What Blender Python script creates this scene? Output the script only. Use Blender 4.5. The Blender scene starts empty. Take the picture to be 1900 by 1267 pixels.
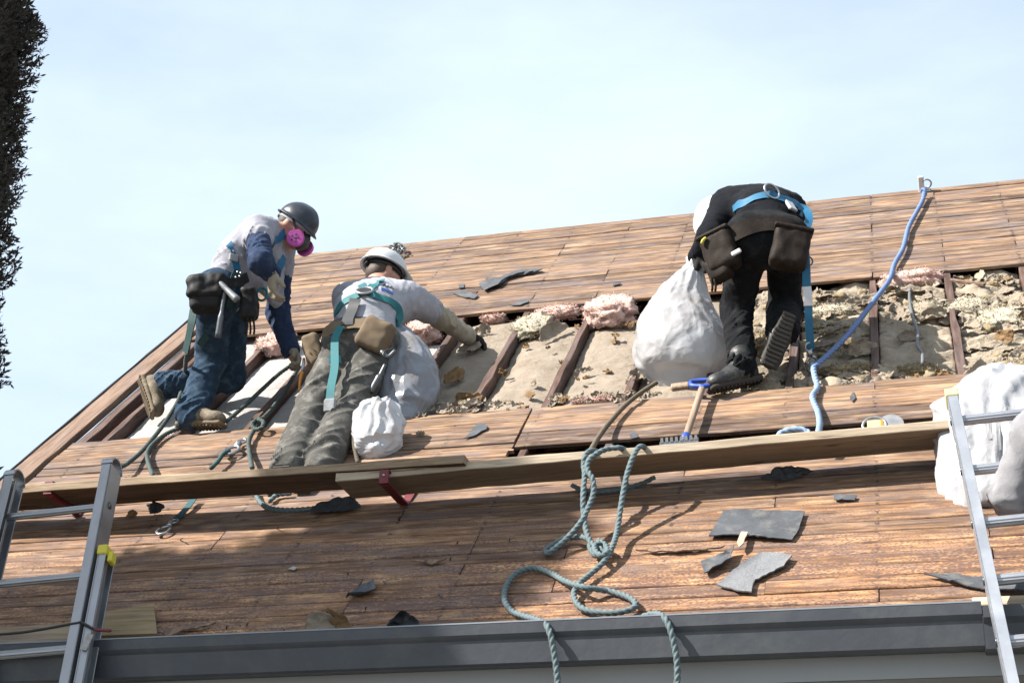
import bpy, math, random
import numpy as np
from mathutils import Matrix, Vector

# ------------------------------------------------------------------ camera, sky, sun, exposure
sc = bpy.context.scene
CAMZ = 1.7
F_PX, W_PX, H_PX = 2976.0, 1900.0, 1267.0
RC = np.array([[0.9666469792624478, -0.08405625906629981, -0.2419259448561975],
               [0.2561125094226848, 0.317254042364803, 0.9131025435954098],
               [0.0, -0.9446080763549353, 0.32820052115289067]])
PITCH = math.radians(38.376)
D_ROOF = 2.8024
O = np.array([0.0, 0.0, CAMZ])
ES = np.array([1.0, 0, 0]); ET = np.array([0, math.cos(PITCH), math.sin(PITCH)]); EN = np.array([0, -math.sin(PITCH), math.cos(PITCH)])

cam = bpy.data.cameras.new('camera'); camo = bpy.data.objects.new('camera', cam); sc.collection.objects.link(camo)
cam.sensor_width = 36.0; cam.lens = F_PX / W_PX * 36.0; cam.clip_start = 0.1; cam.clip_end = 2000
m = Matrix.Identity(4)
for i in range(3):
    m[i][0] = RC[i, 0]; m[i][1] = -RC[i, 1]; m[i][2] = -RC[i, 2]; m[i][3] = O[i]
camo.matrix_world = m
sc.camera = camo

SUN = np.array([-0.62, -0.31, 0.67]); SUN /= np.linalg.norm(SUN)
world = bpy.data.worlds.new('World'); sc.world = world; world.use_nodes = True
wn = world.node_tree.nodes; wl = world.node_tree.links
for n_ in list(wn): wn.remove(n_)
wo = wn.new('ShaderNodeOutputWorld'); wb = wn.new('ShaderNodeBackground'); sky = wn.new('ShaderNodeTexSky')
sky.sky_type = 'NISHITA'; sky.sun_disc = False
sky.sun_elevation = math.asin(SUN[2]); sky.sun_rotation = math.atan2(SUN[0], SUN[1])
sky.air_density = 1.0; sky.dust_density = 1.6; sky.ozone_density = 1.4; sky.altitude = 50
wb.inputs['Strength'].default_value = 0.0785
# thin even veil of high cloud over the blue
tc = wn.new('ShaderNodeTexCoord'); mp = wn.new('ShaderNodeMapping'); mp.inputs['Scale'].default_value = (1.6, 2.6, 5.0)
cn = wn.new('ShaderNodeTexNoise'); cn.inputs['Scale'].default_value = 1.3; cn.inputs['Detail'].default_value = 6; cn.inputs['Roughness'].default_value = 0.55
cr = wn.new('ShaderNodeMapRange'); cr.inputs['From Min'].default_value = 0.35; cr.inputs['From Max'].default_value = 0.75
cr.inputs['To Min'].default_value = 0.55; cr.inputs['To Max'].default_value = 1.0
mx = wn.new('ShaderNodeMix'); mx.data_type = 'RGBA'
mx.inputs[7].default_value = (4.5, 5.25, 5.9, 1)
wl.new(tc.outputs['Generated'], mp.inputs['Vector']); wl.new(mp.outputs[0], cn.inputs['Vector']); wl.new(cn.outputs[0], cr.inputs[0])
wl.new(cr.outputs[0], mx.inputs[0]); wl.new(sky.outputs[0], mx.inputs[6]); wl.new(mx.outputs[2], wb.inputs['Color']); wl.new(wb.outputs[0], wo.inputs[0])

sl = bpy.data.lights.new('sun', 'SUN'); sl.energy = 5.0; sl.angle = math.radians(0.53); sl.color = (1.0, 0.95, 0.88)
so = bpy.data.objects.new('sun', sl); sc.collection.objects.link(so); so.location = (-20, -6, 20)
so.rotation_euler = Vector(SUN).to_track_quat('Z', 'Y').to_euler()
sc.view_settings.view_transform = 'Standard'; sc.view_settings.look = 'None'
sc.view_settings.gamma = 1.0; sc.view_settings.use_curve_mapping = False
sc.view_settings.exposure = 1.46
sc.cycles.max_bounces = 6; sc.cycles.transparent_max_bounces = 6

# ------------------------------------------------------------------ geometry helpers
def ray(u, v):
    return RC @ np.array([(u - W_PX / 2) / F_PX, (v - H_PX / 2) / F_PX, 1.0])
def RP(u, v, n=0.0):                         # point of the roof plane (raised by n) seen at u, v
    d = ray(u, v); return O + d * ((n - D_ROOF) / (EN @ d))
def J(u, v, Y):                              # point at horizontal distance Y
    d = ray(u, v); return O + d * (Y / d[1])
def Wp(s, t, n=0.0):
    return O + s * ES + t * ET + (n - D_ROOF) * EN
def ST(u, v, n=0.0):
    q = RP(u, v, n) - O; return float(q[0]), float(q @ ET)
def nrm(v):
    v = np.asarray(v, float); return v / max(np.linalg.norm(v), 1e-9)

ORG = {}
def empty(name, loc, label=None, cat=None, group=None):
    o = bpy.data.objects.new(name, None); sc.collection.objects.link(o); o.empty_display_size = 0.1
    o.location = [float(x) for x in loc]; ORG[o.name] = np.array(loc, float)
    tag(o, label, cat, group); return o
def tag(o, label=None, cat=None, group=None, kind=None):
    if label: o['label'] = label
    if cat: o['category'] = cat
    if group: o['group'] = group
    if kind: o['kind'] = kind
    return o
def mk(name, V, F, mat, parent=None, smooth=True, uv=None, mats=None):
    V = np.asarray(V, float)
    if parent is not None: org = ORG[parent.name]
    else: org = np.array([V[:, 0].mean(), V[:, 1].mean(), V[:, 2].min()])
    me = bpy.data.meshes.new(name)
    if isinstance(F, np.ndarray): F = F.tolist()
    me.from_pydata((V - org).tolist(), [], F)
    me.update()
    if smooth:
        me.polygons.foreach_set('use_smooth', [True] * len(me.polygons))
        if smooth == 'auto':
            me.set_sharp_from_angle(angle=math.radians(40))
    for mm in (mats or [mat]): me.materials.append(mm)
    o = bpy.data.objects.new(name, me); sc.collection.objects.link(o)
    if parent is not None: o.parent = parent
    else: o.location = org.tolist()
    ORG[o.name] = org
    return o
class MB:                                    # mesh collector
    def __init__(s): s.V = []; s.F = []; s.n = 0
    def add(s, V, F):
        V = np.asarray(V, float); s.V.append(V)
        s.F += [[int(i) + s.n for i in f] for f in F]; s.n += len(V); return s
    def mk(s, name, mat, parent=None, smooth=True): return mk(name, np.concatenate(s.V), s.F, mat, parent, smooth)
def boxg(c, half, ax=None, bev=0.0):
    """box with optional chamfer; ax rows are axes"""
    ax = np.eye(3) if ax is None else np.asarray(ax); half = np.asarray(half, float)
    if bev <= 0:
        co = np.array([[x, y, z] for x in (-1, 1) for y in (-1, 1) for z in (-1, 1)]) * half
        F = [[0, 1, 3, 2], [4, 6, 7, 5], [0, 4, 5, 1], [2, 3, 7, 6], [0, 2, 6, 4], [1, 5, 7, 3]]
        return co @ ax + c, F
    V = []; idx = {}
    for x in (-1, 1):
        for y in (-1, 1):
            for z in (-1, 1):
                for k in range(3):
                    p = np.array([x, y, z]) * (half - bev); p[k] += bev * (x, y, z)[k]
                    idx[(x, y, z, k)] = len(V); V.append(p)
    F = []
    for k in range(3):
        a, b = (k + 1) % 3, (k + 2) % 3
        for s_ in (-1, 1):
            q = []
            for (p1, p2) in ((-1, -1), (1, -1), (1, 1), (-1, 1)):
                c3 = [0, 0, 0]; c3[k] = s_; c3[a] = p1; c3[b] = p2; q.append(idx[(*c3, k)])
            F.append(q if s_ > 0 else q[::-1])
        for p1 in (-1, 1):
            for p2 in (-1, 1):                # edge along axis k
                lo = [0, 0, 0]; hi = [0, 0, 0]
                lo[k] = -1; hi[k] = 1; lo[a] = hi[a] = p1; lo[b] = hi[b] = p2
                q = [idx[(*lo, a)], idx[(*hi, a)], idx[(*hi, b)], idx[(*lo, b)]]
                F.append(q if p1 * p2 < 0 else q[::-1])
    for x in (-1, 1):
        for y in (-1, 1):
            for z in (-1, 1):
                q = [idx[(x, y, z, 0)], idx[(x, y, z, 1)], idx[(x, y, z, 2)]]
                F.append(q if x * y * z > 0 else q[::-1])
    return np.array(V) @ ax + c, F
def spline(P, step=0.01):
    P = [np.asarray(p, float) for p in P]
    if len(P) == 2: P = [P[0], (P[0] + P[1]) / 2, P[1]]
    Q = [2 * P[0] - P[1]] + P + [2 * P[-1] - P[-2]]
    out = []
    for i in range(1, len(Q) - 2):
        L = np.linalg.norm(Q[i + 1] - Q[i]); k = max(2, int(L / step))
        t = np.linspace(0, 1, k, endpoint=False)[:, None]
        a, b, c, d = Q[i - 1], Q[i], Q[i + 1], Q[i + 2]
        out.append(0.5 * ((2 * b) + (-a + c) * t + (2 * a - 5 * b + 4 * c - d) * t ** 2 + (-a + 3 * b - 3 * c + d) * t ** 3))
    out.append(P[-1][None]); return np.concatenate(out)
def frames(C):
    T = np.gradient(C, axis=0); T /= np.maximum(np.linalg.norm(T, axis=1)[:, None], 1e-9)
    up = np.array([0, 0, 1.0]) if abs(T[0][2]) < 0.9 else np.array([1.0, 0, 0])
    A = np.zeros_like(C); a = nrm(up - T[0] * (up @ T[0]))
    for i in range(len(C)):
        a = nrm(a - T[i] * (a @ T[i])); A[i] = a
    return T, A, np.cross(T, A)
def sweep(C, radf, seg=12, cap=True):
    """radf(theta array, arclength) -> radius array"""
    T, A, B = frames(C); S = np.concatenate([[0], np.cumsum(np.linalg.norm(np.diff(C, axis=0), axis=1))])
    th = np.linspace(0, 2 * math.pi, seg, endpoint=False); V = []
    for i in range(len(C)):
        r = radf(th, S[i], S[-1])
        V.append(C[i] + np.cos(th)[:, None] * r[:, None] * A[i] + np.sin(th)[:, None] * r[:, None] * B[i])
    V = np.concatenate(V); F = []
    for i in range(len(C) - 1):
        for j in range(seg):
            k = (j + 1) % seg
            F.append([i * seg + j, i * seg + k, (i + 1) * seg + k, (i + 1) * seg + j])
    if cap: F.append(list(range(seg))[::-1]); F.append([(len(C) - 1) * seg + j for j in range(seg)])
    return V, F
def tube(P, r, seg=10, step=0.02):
    C = spline(P, step) if len(P) > 2 else np.array([P[0], P[1]], float)
    if callable(r): return sweep(C, lambda th, s, L: np.full_like(th, r(s / L)), seg)
    return sweep(C, lambda th, s, L: np.full_like(th, r), seg)
def ropeg(P, r=0.0115, lay=0.075):
    C = spline(P, lay / 14)
    rng = np.random.RandomState(len(P))
    pass
    return sweep(C, lambda th, s, L: r * (0.46 + 0.62 * np.abs(np.cos(1.5 * (th - 2 * math.pi * s / lay))) ** 0.6), 24)
def ribbon(C, Nn, w, th=0.003):
    """flat strap along C with normals Nn"""
    C = np.asarray(C); T = np.gradient(C, axis=0); T /= np.maximum(np.linalg.norm(T, axis=1)[:, None], 1e-9)
    S = np.cross(T, Nn); S /= np.maximum(np.linalg.norm(S, axis=1)[:, None], 1e-9)
    V = np.concatenate([C + S * w / 2 + Nn * th, C - S * w / 2 + Nn * th, C - S * w / 2, C + S * w / 2]); n = len(C); F = []
    for i in range(n - 1):
        for k in range(4):
            a = k * n + i; b = ((k + 1) % 4) * n + i; F.append([a, a + 1, b + 1, b])
    F.append([0, n, 2 * n, 3 * n]); F.append([n - 1, 4 * n - 1, 3 * n - 1, 2 * n - 1])
    return V, F
def prism(poly, depth, dirn):
    """poly world points (planar), extruded by depth along dirn"""
    P = np.asarray(poly, float); n = len(P); V = np.concatenate([P, P + np.asarray(dirn) * depth])
    F = [list(range(n))[::-1], [n + i for i in range(n)]]
    for i in range(n): j = (i + 1) % n; F.append([i, j, n + j, n + i])
    return V, F
def torus(c, R, r, axis, e1=None, squash=1.0, seg=28, tseg=8):
    axis = nrm(axis); e1 = nrm(np.cross(axis, [0.3, 0.5, 0.8])) if e1 is None else nrm(np.asarray(e1) - axis * (np.asarray(e1) @ axis))
    e2 = np.cross(axis, e1); V = []; F = []
    for i in range(seg):
        a = 2 * math.pi * i / seg; d = math.cos(a) * e1 * squash + math.sin(a) * e2; dn = nrm(math.cos(a) * e1 + math.sin(a) * e2)
        for j in range(tseg):
            b = 2 * math.pi * j / tseg; V.append(c + d * R + r * (math.cos(b) * dn + math.sin(b) * axis))
    for i in range(seg):
        for j in range(tseg):
            i2 = (i + 1) % seg; j2 = (j + 1) % tseg
            F.append([i * tseg + j, i2 * tseg + j, i2 * tseg + j2, i * tseg + j2])
    return np.array(V), F
def cyl(a, b, r, seg=16, r2=None):
    a = np.asarray(a, float); b = np.asarray(b, float); ax = nrm(b - a); e1 = nrm(np.cross(ax, [0.31, 0.5, 0.8])); e2 = np.cross(ax, e1)
    th = np.linspace(0, 2 * math.pi, seg, endpoint=False); ring = np.cos(th)[:, None] * e1 + np.sin(th)[:, None] * e2
    V = np.concatenate([a + ring * r, b + ring * (r if r2 is None else r2)])
    F = [[i, (i + 1) % seg, seg + (i + 1) % seg, seg + i] for i in range(seg)] + [list(range(seg))[::-1], [seg + i for i in range(seg)]]
    return V, F

# ------------------------------------------------------------------ numpy noise and distance-field bodies
_r = np.random.RandomState(5); PERM = np.concatenate([_r.permutation(256)] * 3); GRAD = _r.normal(size=(256, 3)); GRAD /= np.linalg.norm(GRAD, axis=1)[:, None]
def noise(P):
    P = np.asarray(P, float); I = np.floor(P).astype(int); f = P - I; I &= 255; w = f * f * f * (f * (f * 6 - 15) + 10); out = np.zeros(P.shape[0])
    for dx in (0, 1):
        hx = PERM[(I[:, 0] + dx) & 255]
        for dy in (0, 1):
            hy = PERM[(hx + I[:, 1] + dy) & 255]
            for dz in (0, 1):
                g = GRAD[PERM[(hy + I[:, 2] + dz) & 255]]
                ww = (w[:, 0] if dx else 1 - w[:, 0]) * (w[:, 1] if dy else 1 - w[:, 1]) * (w[:, 2] if dz else 1 - w[:, 2])
                out += ww * (g[:, 0] * (f[:, 0] - dx) + g[:, 1] * (f[:, 1] - dy) + g[:, 2] * (f[:, 2] - dz))
    return out * 1.6
def fbm(P, o=4, g=0.5):
    a = 1.0; s = 0; P = np.asarray(P, float)
    for i in range(o): s = s + a * noise(P * 2 ** i + 17.3 * i); a *= g
    return s
class Field:
    def __init__(s): s.p = []
    def cap(s, a, b, ra, rb=None, k=0.03, flat=1.0, side=None, fold=0.0, wl=0.05, skew=1.1):
        s.p.append(('c', np.asarray(a, float), np.asarray(b, float), ra, ra if rb is None else rb, k, flat, side, fold, wl, skew, len(s.p))); return s
    def ell(s, c, r, ax=None, k=0.02):
        s.p.append(('e', np.asarray(c, float), np.asarray(r, float), np.eye(3) if ax is None else np.asarray(ax, float), k)); return s
    def box(s, c, h, ax=None, rd=0.01, k=0.01, fold=0.0):
        s.p.append(('b', np.asarray(c, float), np.asarray(h, float), np.eye(3) if ax is None else np.asarray(ax, float), rd, k, fold)); return s
    def one(s, p, P):
        if p[0] == 'c':
            _, a, b, ra, rb, k, flat, side, fold, wl, skew, sd = p
            L = max(np.linalg.norm(b - a), 1e-6); ax = (b - a) / L
            sv = np.array([0.31, 0.57, 0.76]) if side is None else np.asarray(side, float)
            e1 = nrm(sv - ax * (sv @ ax)); e2 = np.cross(ax, e1); q = P - a
            x = q @ e1; y = (q @ e2) / flat; z = q @ ax; h = np.clip(z / L, 0, 1); r = ra + (rb - ra) * h
            d = (np.sqrt(x * x + y * y + (z - h * L) ** 2) - r) * (1 if flat >= 1 else 0.5 + 0.5 * flat)
            if fold:
                near = np.abs(d) < 0.06
                if near.any():
                    xx = x[near]; yy = y[near]; zz = z[near]
                    n1 = 1 - np.abs(noise(np.stack([xx / (wl * 2.6), yy / (wl * 2.6), zz / wl + skew * xx / wl + sd * 3.7], 1))) * 2.2
                    n2 = noise(np.stack([xx / (wl * 1.2), yy / (wl * 1.2), zz / (wl * 0.6) - skew * xx / wl + sd * 9.1], 1))
                    amp = (0.45 + 0.6 * np.abs(2 * h[near] - 1)) * np.clip(0.75 + 1.1 * noise(np.stack([xx / 0.11, yy / 0.11, zz / 0.16 + sd * 5.3], 1)), 0.1, 1.7)
                    d[near] -= fold * amp * (np.maximum(n1, 0) ** 1.6 * 1.25 + 0.38 * n2 - 0.35)
            return d
        if p[0] == 'e':
            q = (P - p[1]) @ p[3].T; k0 = np.linalg.norm(q / p[2], axis=1); k1 = np.linalg.norm(q / p[2] ** 2, axis=1)
            return np.where(k1 > 1e-6, k0 * (k0 - 1) / np.maximum(k1, 1e-6), -p[2].min())
        q = np.abs((P - p[1]) @ p[3].T) - p[2] + p[4]
        d = np.linalg.norm(np.maximum(q, 0), axis=1) + np.minimum(q.max(1), 0) - p[4]
        if p[6]: d = d - p[6] * noise(P / 0.05)
        return d
    def bb(s, p):
        if p[0] == 'c': r = max(p[3], p[4]) * max(1, p[6]) + p[8]; return np.minimum(p[1], p[2]) - r, np.maximum(p[1], p[2]) + r
        r = np.linalg.norm(p[2]) if p[0] == 'b' else p[2].max(); return p[1] - r, p[1] + r
    def kk(s, p): return p[5] if p[0] in 'cb' else p[4]
    def ev(s, P):
        P = np.atleast_2d(np.asarray(P, float)); f = np.full(len(P), 9.0)
        for p in s.p: f = smin(f, s.one(p, P), s.kk(p))
        return f
    def grad(s, P, e=0.004):
        G = np.stack([s.ev(P + np.eye(3)[i] * e) - s.ev(P - np.eye(3)[i] * e) for i in range(3)], 1)
        return G / np.maximum(np.linalg.norm(G, axis=1)[:, None], 1e-9)
    def onto(s, P, off=0.0, it=6):
        P = np.atleast_2d(np.asarray(P, float)).copy()
        for _ in range(it): P -= s.grad(P) * (s.ev(P) - off)[:, None] * 0.9
        return P
    def hit(s, u, v):
        d = nrm(ray(u, v)); t = 5.0
        for _ in range(90):
            f = s.ev(O + d * t)[0]; t += f * 0.7
            if f < 0.0008: return O + d * t
            if t > 14: break
        return None
    def mesh(s, vox=0.008, sm=2):
        B = [s.bb(p) for p in s.p]; lo = np.min([b[0] for b in B], 0) - 3 * vox; hi = np.max([b[1] for b in B], 0) + 3 * vox
        n = np.ceil((hi - lo) / vox).astype(int) + 1; Fg = np.full(n, 0.15)
        for p, b in zip(s.p, B):
            pad = 0.05 + s.kk(p); i0 = np.maximum(((b[0] - pad - lo) / vox).astype(int), 0); i1 = np.minimum(((b[1] + pad - lo) / vox).astype(int) + 2, n)
            g = np.stack(np.meshgrid(*[np.arange(i0[k], i1[k]) for k in range(3)], indexing='ij'), -1); sh = g.shape[:3]
            d = s.one(p, g.reshape(-1, 3) * vox + lo).reshape(sh); sl_ = tuple(slice(i0[k], i1[k]) for k in range(3))
            Fg[sl_] = smin(Fg[sl_], d, s.kk(p))
        return nets(Fg, lo, vox, sm)
def smin(a, b, k):
    h = np.clip(0.5 + 0.5 * (b - a) / k, 0, 1); return b + (a - b) * h - k * h * (1 - h)
def nets(Fg, lo, vox, sm=2):
    ins = Fg < 0; n = np.array(Fg.shape)
    cs = np.zeros(n - 1, int)
    for dx in (0, 1):
        for dy in (0, 1):
            for dz in (0, 1): cs += ins[dx:n[0] - 1 + dx, dy:n[1] - 1 + dy, dz:n[2] - 1 + dz]
    act = np.argwhere((cs > 0) & (cs < 8)); idm = np.full(n - 1, -1); idm[tuple(act.T)] = np.arange(len(act))
    acc = np.zeros((len(act), 3)); cnt = np.zeros(len(act))
    cor = [np.array(c) for c in ((0, 0, 0), (1, 0, 0), (0, 1, 0), (1, 1, 0), (0, 0, 1), (1, 0, 1), (0, 1, 1), (1, 1, 1))]
    val = [Fg[tuple((act + c).T)] for c in cor]
    for i in range(8):
        for j in range(i + 1, 8):
            if np.abs(cor[i] - cor[j]).sum() != 1: continue
            a, b = val[i], val[j]; x = (a < 0) != (b < 0); t = np.where(x, a / np.where(x, a - b, 1), 0)
            acc += np.where(x[:, None], cor[i] + t[:, None] * (cor[j] - cor[i]), 0); cnt += x
    V = (act + acc / cnt[:, None]) * vox + lo; Q = []
    for k in range(3):
        a, b = (k + 1) % 3, (k + 2) % 3
        s0 = [slice(None)] * 3; s1 = [slice(None)] * 3; s0[k] = slice(0, -1); s1[k] = slice(1, None)
        e = ins[tuple(s0)] != ins[tuple(s1)]; E_ = np.argwhere(e); E_ = E_[(E_[:, a] > 0) & (E_[:, b] > 0) & (E_[:, a] < n[a] - 1) & (E_[:, b] < n[b] - 1)]
        ua = np.eye(3, dtype=int)[a]; ub = np.eye(3, dtype=int)[b]
        q = np.stack([idm[tuple((E_ - ua - ub).T)], idm[tuple((E_ - ub).T)], idm[tuple(E_.T)], idm[tuple((E_ - ua).T)]], 1)
        fl = ins[tuple(E_.T)]; q[~fl] = q[~fl][:, ::-1]; Q.append(q)
    Q = np.concatenate(Q); Q = Q[(Q >= 0).all(1)]
    for _ in range(sm):
        A = np.zeros_like(V); c = np.zeros(len(V))
        for i in range(4):
            np.add.at(A, Q[:, i], V[Q[:, (i + 1) % 4]] + V[Q[:, i - 1]]); np.add.at(c, Q[:, i], 2)
        V = V * 0.5 + 0.5 * A / np.maximum(c, 1)[:, None]
    return V, Q

# ------------------------------------------------------------------ materials
ALB = 0.69                                    # overall scale of the base colours, set together with the exposure
def sc3(c): return tuple(x * ALB for x in c)
class NT:
    def __init__(s, name):
        s.m = bpy.data.materials.new(name); s.m.use_nodes = True; s.t = s.m.node_tree; s.n = s.t.nodes; s.l = s.t.links
        s.b = s.n['Principled BSDF']; s.out = s.n['Material Output']
    def new(s, ty, **kw):
        x = s.n.new(ty)
        for k, v in kw.items():
            if k.startswith('_'): setattr(x, k[1:], v)
        return x
    def con(s, a, b): s.l.new(a, b)
    def pos(s): return s.new('ShaderNodeNewGeometry').outputs['Position']
    def rnd(s): return s.new('ShaderNodeObjectInfo').outputs['Random']
    def map(s, v, sc_=(1, 1, 1), rot=(0, 0, 0), loc=None):
        x = s.new('ShaderNodeMapping'); s.con(v, x.inputs['Vector']); x.inputs['Scale'].default_value = sc_; x.inputs['Rotation'].default_value = rot
        if loc is not None:
            if hasattr(loc, 'is_output'): s.con(loc, x.inputs['Location'])
            else: x.inputs['Location'].default_value = loc
        return x.outputs[0]
    def noise(s, v, scale=5, det=4, ro=0.55, dist=0.0):
        x = s.new('ShaderNodeTexNoise'); s.con(v, x.inputs['Vector']); x.inputs['Scale'].default_value = scale; x.inputs['Detail'].default_value = det
        x.inputs['Roughness'].default_value = ro; x.inputs['Distortion'].default_value = dist; return x.outputs[0]
    def vor(s, v, scale=20, rand=1.0):
        x = s.new('ShaderNodeTexVoronoi'); s.con(v, x.inputs['Vector']); x.inputs['Scale'].default_value = scale; x.inputs['Randomness'].default_value = rand; return x.outputs['Distance']
    def ramp(s, f, stops):
        x = s.new('ShaderNodeValToRGB'); s.con(f, x.inputs[0]); e = x.color_ramp.elements
        while len(e) < len(stops): e.new(0.5)
        for i, (p, c) in enumerate(stops): e[i].position = p; e[i].color = (*c, 1)
        return x.outputs[0]
    def rng(s, f, a, b, c=0.0, d=1.0):
        x = s.new('ShaderNodeMapRange'); s.con(f, x.inputs[0]); x.inputs[1].default_value = a; x.inputs[2].default_value = b; x.inputs[3].default_value = c; x.inputs[4].default_value = d; return x.outputs[0]
    def math(s, op, a, b=None):
        x = s.new('ShaderNodeMath'); x.operation = op
        for i, v in enumerate((a, b)):
            if v is None: continue
            if hasattr(v, 'is_output'): s.con(v, x.inputs[i])
            else: x.inputs[i].default_value = v
        return x.outputs[0]
    def mix(s, f, a, b, mode='MIX'):
        x = s.new('ShaderNodeMix'); x.data_type = 'RGBA'; x.blend_type = mode
        for i, v in ((0, f), (6, a), (7, b)):
            if hasattr(v, 'is_output'): s.con(v, x.inputs[i])
            else: x.inputs[i].default_value = v if i == 0 else (*v, 1)
        return x.outputs[2]
    def col(s, c): s.con(c, s.b.inputs['Base Color'])
    def bump(s, h, st=0.3, dist=0.01):
        x = s.new('ShaderNodeBump'); s.con(h, x.inputs['Height']); x.inputs['Strength'].default_value = st; x.inputs['Distance'].default_value = dist; s.con(x.outputs[0], s.b.inputs['Normal'])
    def rough(s, r):
        if hasattr(r, 'is_output'): s.con(r, s.b.inputs['Roughness'])
        else: s.b.inputs['Roughness'].default_value = r

RAF0 = float(ST(1616, 700, -0.019)[0]); RSP = 0.406
def wood(name, stops, along='s', gray=0.5, speck=False, nails=False, tintamp=0.25, pale=None):
    stops = [(a, sc3(b)) for a, b in stops]; t = NT(name); r = t.rnd(); off = t.new('ShaderNodeCombineXYZ'); t.con(t.math('MULTIPLY', r, 37.0), off.inputs[0]); t.con(t.math('MULTIPLY', r, 91.0), off.inputs[1])
    p = t.map(t.pos(), rot=(-PITCH, 0, 0)); sep = t.new('ShaderNodeSeparateXYZ'); t.con(p, sep.inputs[0])
    g = (2.3, 26, 26) if along == 's' else (26, 2.3, 26)
    pg = t.map(p, g, loc=off.outputs[0]); pm = t.map(p, (1.9, 8, 8) if along == 's' else (8, 1.9, 8), loc=off.outputs[0])
    gr = t.noise(pg, 1.6, 7, 0.62, 0.6); c = t.ramp(gr, stops)
    k_ = tintamp; tint = t.ramp(r, [(0, (1 - 1.1 * k_, 1 - k_ * 1.15, 1 - k_ * 1.1)), (0.22, (1 + k_ * .1, 1, 1 - k_ * .1)), (0.42, (1 - k_ * .6, 1 - k_ * .6, 1 - k_ * .45)), (0.62, (1 + k_ * .7, 1 + k_ * .5, 1 + k_ * .35)), (0.8, (1 - k_ * .25, 1 - k_ * .4, 1 - k_ * .45)), (1, (1 + k_ * .3, 1 + k_ * .3, 1 + k_ * .4))])
    c = t.mix(1.0, c, tint, 'MULTIPLY')
    gm = t.noise(pm, 1.5, 5, 0.6, 0.4); c = t.mix(t.rng(gm, 0.47, 0.66, 0, gray), c, (0.125, 0.10, 0.10)); c = t.mix(t.rng(t.noise(t.map(p, (0.7, 34, 34) if along == 's' else (34, 0.7, 34), loc=off.outputs[0]), 1.0, 5, 0.6), 0.52, 0.68, 0, gray * 0.8), c, (0.085, 0.062, 0.055))
    if pale: c = t.mix(t.rng(t.noise(pm, 2.3, 4, 0.6), 0.52, 0.75, 0, 0.55), c, pale)
    # dark checks and splits along the grain
    ck = t.noise(t.map(p, (1.7, 70, 70) if along == 's' else (70, 1.7, 70), loc=off.outputs[0]), 1.0, 3, 0.5)
    c = t.mix(t.rng(ck, 0.64, 0.72, 0, 0.75), c, (0.035, 0.022, 0.016))
    kn = t.vor(t.map(p, (2.3, 7.0, 7.0) if along == 's' else (7, 2.3, 7), loc=off.outputs[0]), 1.0); c = t.mix(t.rng(kn, 0.035, 0.10, 0.75, 0), c, (0.05, 0.03, 0.02))
    if nails:
        fr = t.math('FRACT', t.math('DIVIDE', t.math('SUBTRACT', sep.outputs[0], RAF0 - 5 * RSP - 0.10), RSP))
        d = t.math('ABSOLUTE', t.math('SUBTRACT', fr, 0.29)); nz = t.noise(t.map(p, (9, 16, 16), loc=off.outputs[0]), 2.0, 4, 0.6)
        msk = t.math('MULTIPLY', t.rng(d, 0.03, 0.16, 1, 0), t.rng(nz, 0.46, 0.66, 0, 0.5)); c = t.mix(msk, c, (0.07, 0.055, 0.055)); m2 = t.math('MULTIPLY', t.rng(d, 0.012, 0.035, 1, 0), t.rng(t.noise(t.map(p, (20, 22, 22), loc=off.outputs[0]), 2.0, 2, 0.5), 0.54, 0.62, 0, 0.8)); c = t.mix(m2, c, (0.022, 0.016, 0.015))
    if speck:
        v = t.vor(t.map(p, (70, 125, 125)), 1.0); am = t.noise(t.map(p, (2.2, 5, 5), loc=off.outputs[0]), 1.0, 4, 0.65)
        low = t.rng(sep.outputs[1], 6.55, 7.55, 1.0, 0.0)     # tar specks left by the felt, on the courses near the eave
        thr = t.math('MULTIPLY', t.rng(am, 0.32, 0.64, 0.16, 0.66), low)
        c = t.mix(t.math('MULTIPLY', t.rng(t.noise(t.map(p, (10, 30, 30), loc=off.outputs[0]), 1.6, 6, 0.72), 0.5, 0.64, 0, 0.7), low), c, (0.062, 0.045, 0.046)); k = t.math('LESS_THAN', v, thr); k = t.math('MULTIPLY', k, 0.8); c = t.mix(k, c, (0.075, 0.05, 0.05))
        c = t.mix(t.math('MULTIPLY', low, 0.55), c, t.mix(1.0, c, (1.5, 1.22, 0.88), 'MULTIPLY'))
    t.col(c); t.rough(t.rng(gr, 0.3, 0.7, 0.9, 0.7)); t.b.inputs['Specular IOR Level'].default_value = 0.25
    t.bump(t.math('ADD', gr, t.math('MULTIPLY', ck, -0.6)), 0.45, 0.006); return t.m
def plain(name, c, rough=0.6, metal=0.0, var=0.15, scale=9, bump=0.0, bscale=120, bdist=0.003, spec=0.4, dirt=None, dirtamt=0.5):
    c = sc3(c); t = NT(name); p = t.pos(); n1 = t.noise(p, scale, 5, 0.6)
    col = t.ramp(n1, [(0.25, tuple(x * (1 - var) for x in c)), (0.75, tuple(min(1, x * (1 + var)) for x in c))])
    if dirt: col = t.mix(t.rng(t.noise(p, scale * 1.7, 6, 0.65), 0.5, 0.68, 0, dirtamt), col, dirt)
    t.col(col); t.b.inputs['Metallic'].default_value = metal; t.b.inputs['Specular IOR Level'].default_value = spec
    t.rough(t.rng(n1, 0.3, 0.7, max(rough - 0.08, 0.02), min(rough + 0.08, 1)))
    if bump: t.bump(t.noise(p, bscale, 4, 0.6), bump, bdist)
    return t.m
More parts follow.
